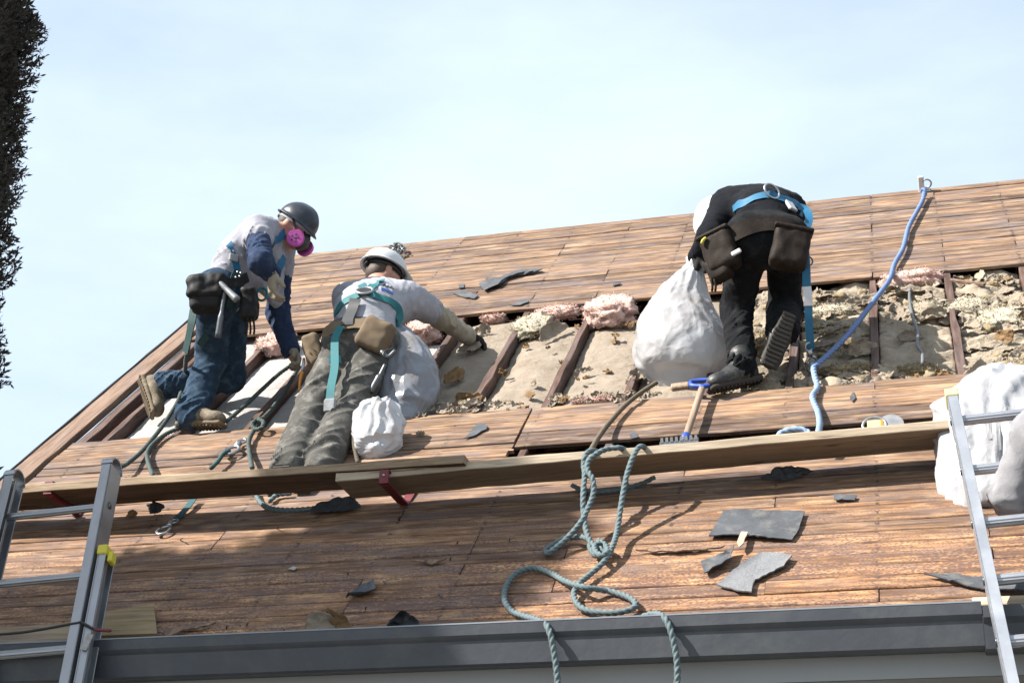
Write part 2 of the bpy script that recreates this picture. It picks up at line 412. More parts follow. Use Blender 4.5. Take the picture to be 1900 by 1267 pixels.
def cloth(name, c, dirt=None, dirtamt=0.4, weave=420, fold=0.35):
    c = sc3(c); t = NT(name); p = t.pos(); n1 = t.noise(p, 11, 6, 0.62)
    col = t.ramp(n1, [(0.3, tuple(x * 0.82 for x in c)), (0.7, tuple(min(1, x * 1.14) for x in c))])
    if dirt: col = t.mix(t.rng(t.noise(t.map(p, (1, 1, 1), loc=(3, 5, 1)), 15, 6, 0.68), 0.5, 0.7, 0, dirtamt), col, dirt)
    t.col(col); t.rough(0.95); t.b.inputs['Specular IOR Level'].default_value = 0.05
    t.b.inputs['Sheen Weight'].default_value = 0.02
    h = t.math('ADD', t.math('MULTIPLY', t.noise(p, 38, 4, 0.6, 0.8), 1.0), t.math('MULTIPLY', t.noise(p, weave, 2, 0.5), 0.12))
    t.bump(h, fold, 0.006); return t.m
def film(name, c=(0.86, 0.87, 0.89), trans=0.35, rough=0.32, mot=(0.62, 0.6, 0.57)):
    c = sc3(c); mot = sc3(mot); t = NT(name); p = t.pos()
    n = t.noise(p, 4.5, 4, 0.55, 0.6); col = t.mix(t.rng(n, 0.47, 0.66, 0, 0.8), c, mot); t.b.inputs['Coat Weight'].default_value = 0.4; t.b.inputs['Coat Roughness'].default_value = 0.12; t.col(col); t.rough(rough); t.b.inputs['Specular IOR Level'].default_value = 0.5
    wv = t.new('ShaderNodeVectorMath'); wv.operation = 'MULTIPLY_ADD'; nc = t.new('ShaderNodeTexNoise'); nc.inputs['Scale'].default_value = 7; t.con(p, nc.inputs['Vector']); t.con(nc.outputs['Color'], wv.inputs[0]); wv.inputs[1].default_value = (0.16, 0.16, 0.16); t.con(t.map(p, (1, 1, 0.55)), wv.inputs[2])
    h = t.math('ADD', t.vor(wv.outputs[0], 11), t.math('MULTIPLY', t.vor(wv.outputs[0], 24), 0.25)); t.bump(h, 0.42, 0.026)     # crease network of crumpled film
    tr = t.new('ShaderNodeBsdfTranslucent'); t.con(col, tr.inputs[0]); ms = t.new('ShaderNodeMixShader'); ms.inputs[0].default_value = trans
    t.con(t.b.outputs[0], ms.inputs[1]); t.con(tr.outputs[0], ms.inputs[2]); t.con(ms.outputs[0], t.out.inputs[0]); return t.m
def fluff(name, a, b, c):
    a, b, c = sc3(a), sc3(b), sc3(c); t = NT(name); p = t.pos(); n = t.noise(p, 26, 7, 0.7, 0.6); t.col(t.ramp(n, [(0.3, a), (0.52, b), (0.72, c)])); t.rough(1.0)
    t.b.inputs['Specular IOR Level'].default_value = 0.05; t.b.inputs['Sheen Weight'].default_value = 0.3
    t.bump(t.noise(p, 70, 7, 0.72, 0.8), 0.9, 0.02); return t.m
def paper(name, a, b, st=None):
    a, b = sc3(a), sc3(b); t = NT(name); p = t.map(t.pos(), rot=(-PITCH, 0, 0)); n = t.noise(t.map(p, (5, 3, 5)), 2.2, 7, 0.62, 0.4); c = t.ramp(n, [(0.3, a), (0.7, b)])
    if st: c = t.mix(t.rng(t.noise(p, 5, 6, 0.7), 0.56, 0.72, 0, 0.7), c, st)
    t.col(c); t.rough(0.8); t.b.inputs['Specular IOR Level'].default_value = 0.25
    t.bump(t.math('ADD', t.noise(t.map(p, (6, 14, 10)), 2, 6, 0.6, 1.0), t.math('MULTIPLY', t.noise(p, 45, 5, 0.65), 0.4)), 0.7, 0.022); return t.m

M = {}
M['board'] = wood('weathered_board', [(0.28, (0.062, 0.037, 0.024)), (0.47, (0.20, 0.125, 0.076)), (0.66, (0.41, 0.275, 0.17))], 's', 0.8, True, True, 0.58, (0.43, 0.30, 0.185))
M['rafter'] = wood('rafter_wood', [(0.28, (0.05, 0.03, 0.022)), (0.5, (0.12, 0.07, 0.052)), (0.72, (0.20, 0.125, 0.095))], 't', 0.5, False, False, 0.2)
M['rake'] = wood('rake_wood', [(0.28, (0.14, 0.085, 0.055)), (0.5, (0.27, 0.175, 0.12)), (0.72, (0.38, 0.265, 0.19))], 't', 0.4)
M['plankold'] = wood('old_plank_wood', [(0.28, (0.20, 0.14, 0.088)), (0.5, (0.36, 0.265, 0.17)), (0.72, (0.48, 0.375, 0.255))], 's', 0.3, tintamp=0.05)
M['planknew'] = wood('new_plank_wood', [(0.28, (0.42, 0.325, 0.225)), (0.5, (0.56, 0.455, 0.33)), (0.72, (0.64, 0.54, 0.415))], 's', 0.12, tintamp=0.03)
M['plankoldshade'] = wood('old_plank_shaded_face', [(0.28, (0.055, 0.036, 0.022)), (0.5, (0.105, 0.072, 0.045)), (0.72, (0.16, 0.115, 0.075))], 's', 0.3, tintamp=0.05)  # grime and the shade of the underside, both put into the darker colour
M['planknewshade'] = wood('new_plank_shaded_face', [(0.28, (0.26, 0.195, 0.13)), (0.5, (0.35, 0.27, 0.19)), (0.72, (0.42, 0.335, 0.245))], 's', 0.2, tintamp=0.03)  # darker copy of the new plank wood, underside shade painted into it
M['ply'] = wood('plywood', [(0.28, (0.22, 0.155, 0.08)), (0.5, (0.33, 0.24, 0.13)), (0.72, (0.42, 0.32, 0.19))], 's', 0.15, tintamp=0.05)
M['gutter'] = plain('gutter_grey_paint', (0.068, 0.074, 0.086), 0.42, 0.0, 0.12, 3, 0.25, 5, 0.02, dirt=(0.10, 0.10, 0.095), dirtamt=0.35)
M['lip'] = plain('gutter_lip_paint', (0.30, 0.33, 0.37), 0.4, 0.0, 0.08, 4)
M['soffit'] = plain('soffit_paint', (0.40, 0.41, 0.415), 0.6, 0, 0.06, 3, dirt=(0.3, 0.29, 0.27), dirtamt=0.35)
M['stucco'] = plain('wall_stucco', (0.5, 0.49, 0.47), 0.9, 0, 0.1, 4, 0.4, 60)
M['ground'] = plain('ground_concrete', (0.17, 0.165, 0.15), 0.9, 0, 0.2, 1.2, 0.3, 40)
M['kraft'] = paper('kraft_paper', (0.28, 0.225, 0.17), (0.38, 0.315, 0.245), (0.18, 0.13, 0.09))
M['kraftdark'] = paper('kraft_paper_back', (0.19, 0.105, 0.045), (0.30, 0.19, 0.095), (0.12, 0.066, 0.03))
M['kraftgrey'] = paper('kraft_paper_weathered', (0.30, 0.24, 0.175), (0.48, 0.405, 0.31), (0.12, 0.088, 0.06))
M['foil'] = paper('pale_backing_paper', (0.40, 0.37, 0.345), (0.50, 0.475, 0.455), (0.33, 0.28, 0.24))
M['pink'] = fluff('pink_fibreglass', (0.80, 0.42, 0.33), (0.98, 0.66, 0.56), (1.0, 0.82, 0.74))
M['yellow'] = fluff('yellow_fibreglass', (0.26, 0.17, 0.07), (0.44, 0.33, 0.17), (0.56, 0.48, 0.32))
M['cream'] = fluff('cream_fibreglass', (0.46, 0.38, 0.24), (0.66, 0.58, 0.42), (0.80, 0.75, 0.63))
M['felt'] = plain('tar_felt', (0.045, 0.048, 0.055), 0.75, 0, 0.3, 14, 0.5, 200)
M['slate'] = plain('asphalt_shingle_dark', (0.085, 0.092, 0.105), 0.85, 0, 0.4, 10, 0.8, 300, dirt=(0.14, 0.135, 0.125), dirtamt=0.6)
M['shgrey'] = plain('asphalt_shingle_granules', (0.22, 0.225, 0.235), 0.9, 0, 0.4, 160, 0.8, 420)
M['bag'] = film('white_plastic_bag', (0.80, 0.81, 0.84), 0.35, 0.24, (0.58, 0.55, 0.54))
M['bag2'] = film('translucent_plastic_bag', (0.46, 0.49, 0.56), 0.45, 0.22, (0.34, 0.31, 0.29))
M['sack'] = film('white_woven_sack', (0.56, 0.56, 0.58), 0.2, 0.5, (0.44, 0.43, 0.44))
M['rope_g'] = plain('blue_green_rope', (0.145, 0.195, 0.205), 0.75, 0, 0.2, 60, 0.6, 500, spec=0.3)
M['rope_d'] = plain('dark_green_rope', (0.085, 0.11, 0.103), 0.8, 0, 0.25, 60, 0.6, 500, spec=0.3)
M['rope_b'] = plain('blue_rope', (0.17, 0.26, 0.50), 0.7, 0, 0.2, 60, 0.5, 500, spec=0.3)
M['rope_l'] = plain('light_blue_rope', (0.27, 0.38, 0.56), 0.7, 0, 0.15, 60, 0.5, 500, spec=0.3)
M['rope_t'] = plain('tan_rope', (0.18, 0.15, 0.11), 0.85, 0, 0.25, 60, 0.6, 500, spec=0.2)
M['alu'] = plain('ladder_aluminium', (0.46, 0.475, 0.50), 0.40, 0.85, 0.12, 10, 0.15, 90, 0.001, dirt=(0.33, 0.33, 0.33), dirtamt=0.5)
M['aluw'] = plain('bright_ladder_aluminium', (0.50, 0.52, 0.56), 0.42, 0.7, 0.05, 8, 0.1, 90, 0.001)
M['steel'] = plain('galvanised_steel', (0.52, 0.54, 0.56), 0.35, 0.9, 0.15, 40)
M['darksteel'] = plain('dark_steel', (0.16, 0.17, 0.18), 0.4, 0.8, 0.2, 40)
M['red'] = plain('red_bracket_paint', (0.17, 0.022, 0.028), 0.5, 0.1, 0.2, 18, dirt=(0.12, 0.05, 0.04), dirtamt=0.4)
M['yplastic'] = plain('yellow_plastic', (0.72, 0.62, 0.06), 0.5, 0, 0.08, 10)
M['ycream'] = plain('pale_yellow_plastic', (0.75, 0.66, 0.30), 0.5, 0, 0.08, 10)
M['teal'] = plain('teal_webbing', (0.02, 0.17, 0.19), 0.7, 0, 0.12, 30, 0.3, 500)
M['tealshade'] = plain('shaded_teal_webbing', (0.015, 0.085, 0.10), 0.75, 0, 0.2, 30, 0.3, 500)  # darker copy of the teal: shade under the plank put into the colour
M['bluew'] = plain('blue_webbing', (0.015, 0.15, 0.29), 0.65, 0, 0.12, 30, 0.3, 500)
M['greenw'] = plain('dark_green_webbing', (0.02, 0.07, 0.07), 0.75, 0, 0.2, 30, 0.3, 500)
M['blackp'] = plain('black_plastic', (0.018, 0.02, 0.022), 0.5, 0, 0.2, 20)
M['leather'] = plain('brown_suede', (0.20, 0.145, 0.09), 0.9, 0, 0.25, 14, 0.4, 180, dirt=(0.1, 0.07, 0.045), dirtamt=0.5)
M['leatherd'] = plain('dark_brown_leather', (0.026, 0.019, 0.015), 0.68, 0, 0.3, 18, 0.4, 120, spec=0.12, dirt=(0.04, 0.03, 0.024), dirtamt=0.4)
M['leatherb'] = plain('black_leather', (0.02, 0.02, 0.021), 0.6, 0, 0.3, 18, 0.35, 120, spec=0.15, dirt=(0.04, 0.037, 0.034), dirtamt=0.4)
M['skin'] = plain('skin', (0.50, 0.27, 0.19), 0.55, 0, 0.12, 20, 0.2, 150)
M['hair'] = plain('dark_hair', (0.025, 0.018, 0.014), 0.6, 0, 0.3, 60, 0.6, 260)
M['hairb'] = plain('brown_hair', (0.075, 0.045, 0.03), 0.6, 0, 0.3, 60, 0.6, 260)
M['hatw'] = plain('white_helmet_plastic', (0.70, 0.71, 0.73), 0.35, 0, 0.03, 9, dirt=(0.55, 0.53, 0.5), dirtamt=0.25)
M['hatk'] = plain('black_helmet_plastic', (0.022, 0.027, 0.042), 0.36, 0, 0.1, 9, dirt=(0.07, 0.07, 0.075), dirtamt=0.4)
M['band'] = plain('grey_headband', (0.42, 0.43, 0.45), 0.6, 0, 0.1, 20)
M['magenta'] = plain('magenta_filter', (0.62, 0.10, 0.46), 0.6, 0, 0.1, 40, 0.2, 160)
M['maskgrey'] = plain('dark_rubber', (0.05, 0.052, 0.055), 0.6, 0, 0.15, 20)
M['glove'] = cloth('beige_work_glove', (0.36, 0.31, 0.24), (0.28, 0.23, 0.17), 0.5)
M['gloved'] = cloth('dark_work_glove', (0.04, 0.038, 0.036), (0.1, 0.09, 0.08), 0.4)
M['shirtg'] = cloth('light_grey_shirt', (0.37, 0.37, 0.42), (0.36, 0.34, 0.34), 0.35)
M['shirtn'] = cloth('navy_sleeve', (0.035, 0.055, 0.11), (0.09, 0.1, 0.14), 0.4)
M['shirtw'] = cloth('white_shirt', (0.42, 0.43, 0.48), (0.45, 0.43, 0.42), 0.3)
M['sleevec'] = cloth('cream_sleeve', (0.43, 0.39, 0.31), (0.4, 0.35, 0.28), 0.35)
M['shirtk'] = cloth('black_shirt', (0.014, 0.015, 0.019), (0.028, 0.028, 0.032), 0.3)
M['jeans'] = cloth('dark_blue_jeans', (0.035, 0.062, 0.10), (0.095, 0.135, 0.18), 0.55, fold=0.5)
M['khaki'] = cloth('dusty_olive_trousers', (0.108, 0.104, 0.095), (0.24, 0.23, 0.21), 0.65, fold=0.5)
M['blackt'] = cloth('black_trousers', (0.013, 0.014, 0.016), (0.032, 0.033, 0.032), 0.5, fold=0.5)
M['greyc'] = cloth('grey_sweatshirt', (0.30, 0.295, 0.31), (0.2, 0.19, 0.2), 0.3)
M['boot'] = plain('brown_boot', (0.16, 0.125, 0.085), 0.8, 0, 0.3, 20, 0.5, 90, dirt=(0.32, 0.26, 0.18), dirtamt=0.6)
M['bootk'] = plain('black_boot', (0.028, 0.028, 0.029), 0.5, 0, 0.3, 20, 0.4, 90, dirt=(0.13, 0.12, 0.105), dirtamt=0.5)
M['sole'] = plain('tan_sole', (0.20, 0.155, 0.10), 0.85, 0, 0.25, 25, 0.5, 120)
M['soled'] = plain('dark_sole', (0.045, 0.04, 0.035), 0.85, 0, 0.25, 25, 0.5, 120)
M['handle'] = wood('tool_handle_wood', [(0.28, (0.26, 0.18, 0.12)), (0.5, (0.38, 0.28, 0.2)), (0.72, (0.46, 0.36, 0.27))], 't', 0.2, tintamp=0.02)
M['bluepl'] = plain('blue_plastic', (0.03, 0.09, 0.42), 0.45, 0, 0.1, 20)
M['greymet'] = plain('worn_grey_metal', (0.33, 0.34, 0.35), 0.5, 0.6, 0.2, 30)
M['orange'] = plain('orange_plastic', (0.7, 0.28, 0.04), 0.5)
M['ink'] = plain('dark_print', (0.03, 0.035, 0.05), 0.8)
M['inkb'] = plain('blue_print', (0.05, 0.12, 0.42), 0.8)
M['wire'] = plain('grey_cable', (0.16, 0.17, 0.175), 0.6)
M['foliage'] = plain('conifer_foliage', (0.062, 0.060, 0.050), 0.9, 0, 0.45, 7, dirt=(0.085, 0.052, 0.048), dirtamt=0.7, spec=0.2)
M['bark'] = plain('bark', (0.1, 0.07, 0.05), 0.9, 0, 0.3, 20, 0.6, 30)

# ------------------------------------------------------------------ ground
gv = np.array([[-300, -300, 0], [300, -300, 0], [300, 500, 0], [-300, 500, 0.0]])
g = mk('ground', gv, [[0, 1, 2, 3]], M['ground']); tag(g, kind='structure')

# ------------------------------------------------------------------ house
rnd = random.Random(11); nrng = np.random.RandomState(11)
T_EAVE, T_RIDGE, T_OT, T_OB = 5.045, 10.75, 8.915, 7.275
X0, X1 = -4.415, 2.6
house = empty('house', (-1, 8, 0), 'house with stripped board roof, open rafter bays and dark grey gutter', 'house')
AXR = np.array([ES, ET, EN])
def board(name, s0, s1, t0, t1, mat, n0=-0.019, n1=0.0, axis='s', wob=0.0016, ch=0.0035, parent=None, tilt=0.0):
    """long board with chamfered edges and slightly uneven arrises"""
    L = abs(s1 - s0) if axis == 's' else abs(t1 - t0); k = max(2, int(L / 0.16) + 1)
    a = np.linspace(0, 1, k); V = []
    for i, f in enumerate(a):
        j = nrng.normal(0, wob, 6)
        if axis == 's': lo, hi = t0, t1; cs = [(lo + ch + j[0], n1 + j[4] * .5), (hi - ch + j[1], n1 + j[5] * .5), (hi + j[1], n1 - ch), (hi + j[1], n0), (lo + j[0], n0), (lo + j[0], n1 - ch)]
        else: lo, hi = s0, s1; cs = [(lo + ch + j[0], n1 + j[4] * .5), (hi - ch + j[1], n1 + j[5] * .5), (hi + j[1], n1 - ch), (hi + j[1], n0), (lo + j[0], n0), (lo + j[0], n1 - ch)]
        for c, n_ in cs:
            nn = n_ + tilt * (c - lo)
            V.append(Wp(s0 + (s1 - s0) * f, c, nn) if axis == 's' else Wp(c, t0 + (t1 - t0) * f, nn))
    F = []
    for i in range(k - 1):
        for j in range(6):
            q = [i * 6 + j, i * 6 + (j + 1) % 6, (i + 1) * 6 + (j + 1) % 6, (i + 1) * 6 + j]
            F.append(q if axis == 's' else q[::-1])
    e0 = list(range(6)); e1 = [(k - 1) * 6 + j for j in range(6)]
    F += [e0[::-1], e1] if axis == 's' else [e0, e1[::-1]]
    return mk(name, V, F, mat, parent or house, False)

raf = [RAF0 + i * RSP for i in range(-11, 8)]
raf = [x for x in raf if x > -4.30 and x < X1]
def row(t0, t1, a, b, maxl=3.3):
    cuts = [a]; cands = [x + 0.019 for x in raf if a + 0.5 < x < b - 0.4]
    x = a
    while True:
        nx = x + rnd.uniform(1.2, maxl); c = [q for q in cands if abs(q - nx) < 0.21]
        if nx > b - 0.7 or not c: break
        x = c[0]; cuts.append(x)
    cuts.append(b)
    for i in range(len(cuts) - 1):
        gap = rnd.choice([0.0008, 0.0015, 0.003, 0.0055]); dn = rnd.gauss(0, 0.0016)
        board('sheathing_board', cuts[i] + rnd.uniform(0.0005, 0.004), cuts[i + 1] - rnd.uniform(0.0005, 0.004), t0 + gap, t1 - gap * 0.4, M['board'], -0.019 + dn, dn, tilt=rnd.gauss(0, 0.016))
P_ = 0.0905
t = T_EAVE
T_GAP = ST(1560, 790)[1]
JX = -1.885 + 0.02
while t < T_GAP - 0.13: row(t, t + P_, X0, X1); t += P_
tl = t
row(t, t + P_ * 0.8, X0, JX - 0.012); row(t + P_ * 0.8, T_GAP - 0.004, X0, JX + 0.01)
tt = T_GAP
k_ = 6; stp = (T_OB - tt) / k_
for i in range(k_): row(tt + i * stp, tt + (i + 1) * stp, X0, JX - 0.004)
for (a, b) in ((0.0, 0.34), (0.34, 0.78), (0.78, 1.0)):
    tr_ = tt + 0.035; row(tr_ + a * (T_OB - tr_), tr_ + b * (T_OB - tr_), JX + 0.004, X1)
t = T_OT; k_ = int(round((T_RIDGE - T_OT) / P_)); stp = (T_RIDGE - T_OT) / k_
for i in range(k_): row(t + i * stp, t + (i + 1) * stp, X0, X1)
# rake trim running up the slope, its lower strip and the doubled end rafter
board('rake_board', -4.575, -4.440, 4.9, T_RIDGE, M['rake'], -0.03, 0.012, 't')
board('rake_strip', -4.590, -4.577, 4.9, T_RIDGE, M['felt'], -0.10, 0.020, 't')
board('rafter', -4.425, -4.36, 5.1, T_RIDGE, M['rafter'], -0.165, -0.0205, 't', 0.002)
for x in raf:
    board('rafter', x, x + 0.038, 5.1, T_RIDGE - 0.02, M['rafter'], -0.165, -0.0205, 't', 0.0025)
# deck under the insulation so that no daylight comes up through the bays
board('ceiling_deck', -4.35, X1, 5.1, T_RIDGE - 0.05, M['rafter'], -0.26, -0.20, 't', 0)
# far slope, ridge cap felt edge
rid = Wp(0, T_RIDGE, 0)
bs = np.array([0, math.cos(PITCH), -math.sin(PITCH)]); bn = np.array([0, math.sin(PITCH), math.cos(PITCH)])
V, F = boxg(np.array([(X0 + X1) / 2 - 0.08, rid[1], rid[2]]) + bs * 2.85 - bn * 0.02, (3.58, 2.84, 0.02), [ES, bs, bn]); mk('far_roof_slope', V, F, M['board'], house, False)
# walls, soffit, fascia
ez = Wp(0, T_EAVE, 0)[2]; ey = Wp(0, T_EAVE, 0)[1]; ry = rid[1]
V, F = boxg((-0.9, (ey + 0.42 + 2 * ry - ey - 0.42) / 2, (ez - 0.23) / 2), (3.4, ry - ey - 0.42, (ez - 0.23) / 2)); mk('wall', V, F, M['stucco'], house, False)
V, F = prism([(-4.29, ey + 0.42, ez - 0.229), (-4.29, 2 * ry - ey - 0.42, ez - 0.229), (-4.29, ry, rid[2] - 0.35)], 0.12, (1, 0, 0)); mk('gable_wall', V, F, M['stucco'], house, False)
V, F = boxg((-0.95, ey + 0.235, ez - 0.213), (3.62, 0.222, 0.012)); mk('soffit', V, F, M['soffit'], house, False)
V, F = boxg((-0.95, ey + 0.385, ez - 0.262), (3.60, 0.034, 0.036), bev=0.004); mk('frieze_board', V, F, M['soffit'], house, False)
V, F = boxg((-0.95, ey + 0.012, ez - 0.125), (3.62, 0.011, 0.10)); mk('fascia', V, F, M['soffit'], house, False)
pf = J(1665, 1252, ey + 0.40); V, F = boxg((pf[0] + 0.55, ey + 0.410, pf[2] - 0.4), (0.55, 0.008, 0.4), bev=0.002); mk('plywood_patch', V, F, M['ply'], house, False)
pf = J(1531, 1250, ey + 0.30); V, F = cyl(pf, pf - np.array([0, 0, 0.6]), 0.017, 14, 0.026); mk('vent_pipe', V, F, M['blackp'], house)
# box gutter with rolled lip: profile swept along the eave
gz = ez + 0.004; gy = ey - 0.004
prof = [(-0.002, -0.004), (-0.002, -0.150), (-0.088, -0.150), (-0.098, -0.142), (-0.1045, -0.060), (-0.112, -0.050), (-0.1175, -0.040), (-0.1175, -0.002), (-0.103, -0.002), (-0.103, -0.006), (-0.1135, -0.008), (-0.1135, -0.038), (-0.107, -0.052), (-0.099, -0.062), (-0.093, -0.138), (-0.086, -0.145), (-0.006, -0.145), (-0.006, -0.004)]
xg0, xg1 = -4.6, 0.145
V = [(x, gy + a, gz + b) for x in (xg0, xg1) for a, b in prof]; n_ = len(prof)
F = [[i, n_ + i, n_ + (i + 1) % n_, (i + 1) % n_] for i in range(n_)]
mk('gutter', V, [f[::-1] for f in F], M['gutter'], house, False)
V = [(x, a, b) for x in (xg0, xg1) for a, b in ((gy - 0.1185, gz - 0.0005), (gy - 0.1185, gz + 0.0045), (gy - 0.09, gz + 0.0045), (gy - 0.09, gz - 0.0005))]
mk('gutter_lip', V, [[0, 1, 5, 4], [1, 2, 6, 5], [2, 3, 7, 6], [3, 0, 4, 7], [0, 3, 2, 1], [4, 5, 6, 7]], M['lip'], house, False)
xg0, xg1 = 0.148, 2.7; dz = -0.012                           # second length of gutter past the joint
V = [(x, gy + a, gz + b + dz) for x in (xg0, xg1) for a, b in prof]
mk('gutter', V, [f[::-1] for f in F], M['gutter'], house, False)
pg = Wp(0.13, T_EAVE + 0.05, 0.004)
V, F = boxg(Wp(1.2, T_EAVE + 0.012, 0.014), (1.08, 0.028, 0.011), AXR, 0.003); mk('starter_strip', V, F, M['planknew'], house, False)

# ------------------------------------------------------------------ insulation in the rafter bays
def bay_sheet(name, i0, t0, t1, mat, label, n_mid=-0.055, bulge=0.02, amp=0.010, seed=0, rough=0.0, edge=0.004):
    a, b = raf[i0] + 0.039 + edge, raf[i0 + 1] - edge
    nu, nv = (44, 130) if rough else (26, 70); U, Vv = np.meshgrid(np.linspace(0, 1, nu), np.linspace(0, 1, nv)); U = U.ravel(); Vv = Vv.ravel()
    s = a + (b - a) * U; t_ = t0 + (t1 - t0) * Vv
    q = np.stack([s * 5, t_ * 3.5, np.full_like(s, seed * 7.7)], 1)
    n = n_mid + bulge * np.sin(np.pi * U) ** 0.7 + amp * fbm(q, 3) + amp * 0.6 * (1 - np.abs(noise(q * np.array([1.0, 3.4, 1]))) * 2)
    if rough: n = n + rough * (np.abs(fbm(q * np.array([0.8, 1.9, 1]) + 3.1, 3, 0.5)) * 2.0 - 0.45)
    Pt = np.array([Wp(x, y, z) for x, y, z in zip(s, t_, n)]); F = []
    for i in range(nv - 1):
        for j in range(nu - 1): F.append([i * nu + j, i * nu + j + 1, (i + 1) * nu + j + 1, (i + 1) * nu + j])
    # skirt: the batt has body below its face
    n0 = len(Pt); ring = [j for j in range(nu)] + [i * nu + nu - 1 for i in range(1, nv)] + [(nv - 1) * nu + j for j in range(nu - 2, -1, -1)] + [i * nu for i in range(nv - 2, 0, -1)]
    Pt = np.concatenate([Pt, Pt[ring] - EN * 0.085]); R_ = len(ring)
    for i in range(R_): j = (i + 1) % R_; F.append([ring[j], ring[i], n0 + i, n0 + j])
    return tag(mk(name, Pt, F, mat), label, 'insulation')
NB = len(raf)
# bay number by its left rafter, counted from the left rake
def bay_of(u, v):
    s = ST(u, v, -0.05)[0]; return max(i for i in range(NB) if raf[i] < s + 0.01)
b0 = bay_of(1080, 690)
INS = [
    (b0 - 6, 7.05, 9.05, 'foil', 'narrow pale backing sheet beside the rake trim'),
    (b0 - 5, 7.05, 9.05, 'foil', "pale backing sheet under the raised boot of the worker in jeans"),
    (b0 - 4, 7.05, 8.45, 'foil', 'pale bright backing sheet right of the planted boot of the worker in jeans'),
    (b0 - 3, 7.05, 8.6, 'foil', 'pale shaded backing sheet between the two dark green ropes'),
    (b0 - 2, 7.05, 8.9, 'kraft', 'tan paper-faced insulation behind the white shirted worker and his bag'),
    (b0 - 1, 7.05, 8.72, 'kraft', 'tan paper-faced insulation with a torn pocket of cream fluff at its head'),
    (b0 + 0, 7.05, 8.62, 'kraft', 'clean tan paper-faced insulation below the big pink chunk'),
    (b0 + 1, 7.05, 9.05, 'kraft', 'tan paper-faced insulation left of the large white bag'),
    (b0 + 2, 7.05, 9.05, 'kraftgrey', 'weathered paper-faced insulation behind the large white bag and boot'),
    (b0 + 3, 7.05, 8.95, 'kraftgrey', 'weathered insulation bay under the blue rope and lanyard clip'),
    (b0 + 4, 7.05, 8.75, 'kraftgrey', 'weathered paper-faced insulation with the grey cable lying on it'),
    (b0 + 5, 7.05, 8.95, 'kraftgrey', 'torn yellowish insulation bay above the white sack, right of the cable'),
    (b0 + 6, 7.05, 8.95, 'kraftgrey', 'torn insulation bay at the right edge of the photo'),
]
for k, (i, ta, tb, mt, lb) in enumerate(INS):
    if i < 0 or i + 1 >= NB: continue
    messy = i >= b0 + 2
    bay_sheet('insulation_batt', i, ta, tb, M[mt], lb, -0.088 if not messy else -0.076, 0.018, 0.007 if mt == 'foil' else 0.010, k, 0.030 if messy else 0.0)

def lump(name, c, rad, seed, mat, amp=0.35, fr=2.2, ax=None, sub=4, parent=None):
    import bmesh
    bm = bmesh.new(); bmesh.ops.create_icosphere(bm, subdivisions=sub, radius=1.0)
    V = np.array([v.co[:] for v in bm.verts]); F = [[v.index for v in f.verts] for f in bm.faces]; bm.free()
    q = V * fr + seed * 13.1
    d = 1 + amp * 0.8 * fbm(q, 4, 0.5) - amp * 0.6 * np.abs(noise(q * 1.6 + 5)) + 0.07 * noise(q * 7) + 0.05 * noise(q * 15)
    V = np.sign(V) * np.abs(V) ** 0.8
    V = V * d[:, None] * np.asarray(rad)
    return mk(name, V @ (AXR if ax is None else ax) + c, F, mat, parent)
def on(u, v, n): return RP(u, v, n)
CH = [((515, 640), (.12, .10, .07), 'pink', 'pink insulation chunk by the hanging forearm of the worker in jeans'),
      ((785, 618), (.10, .13, .07), 'pink', 'pink insulation chunk right of the white shirted worker\'s waist'),
      ((1030, 580), (.14, .06, .04), 'pink', 'thin pink insulation tuft at the head of the bay with cream fluff'),
      ((915, 590), (.07, .04, .03), 'pink', 'small red pink insulation tuft beyond the dark gloved hand'),
      ((1132, 580), (.155, .17, .085), 'pink', 'large fluffy pink insulation block between two rafters'),
      ((1690, 520), (.17, .06, .055), 'pink', 'long pink insulation piece under the blue rope near the upper boards'),
      ((1590, 523), (.08, .022, .025), 'pink', 'thin pink insulation strip left of the blue rope'),
      ((1010, 750), (.0, .0, .0), None, None),
      ((1100, 742), (.10, .02, .012), 'pink', 'thin pink insulation sliver on the opening\'s lower edge'),
      ((985, 606), (.12, .16, .04), 'cream', 'cream white fluff spilling from torn paper below the pink tuft'),
      ((1700, 690), (.10, .035, .03), 'yellow', 'yellow insulation tuft under the grey cable end'),
      ((1570, 690), (.13, .035, .035), 'yellow', 'yellow insulation strip beside the light blue rope'),
      ((1795, 568), (.11, .10, .03), 'cream', 'cream insulation clump right of the leaning rafter, upper part'),
      ((1860, 590), (.12, .14, .03), 'cream', 'big cream insulation clump near the right edge of the photo'),
      ((1540, 580), (.12, .07, .03), 'cream', 'cream insulation mat beside the blue lanyard label'),
      ((1715, 575), (.08, .08, .035), 'cream', 'rounded cream insulation bulge beside the top of the cable'),
      ((1410, 640), (.05, .14, .04), 'yellow', 'yellow insulation fluff between the legs of the worker in black'),
      ((1880, 690), (.10, .08, .04), 'yellow', 'low yellow insulation clump at the right edge above the sack')]
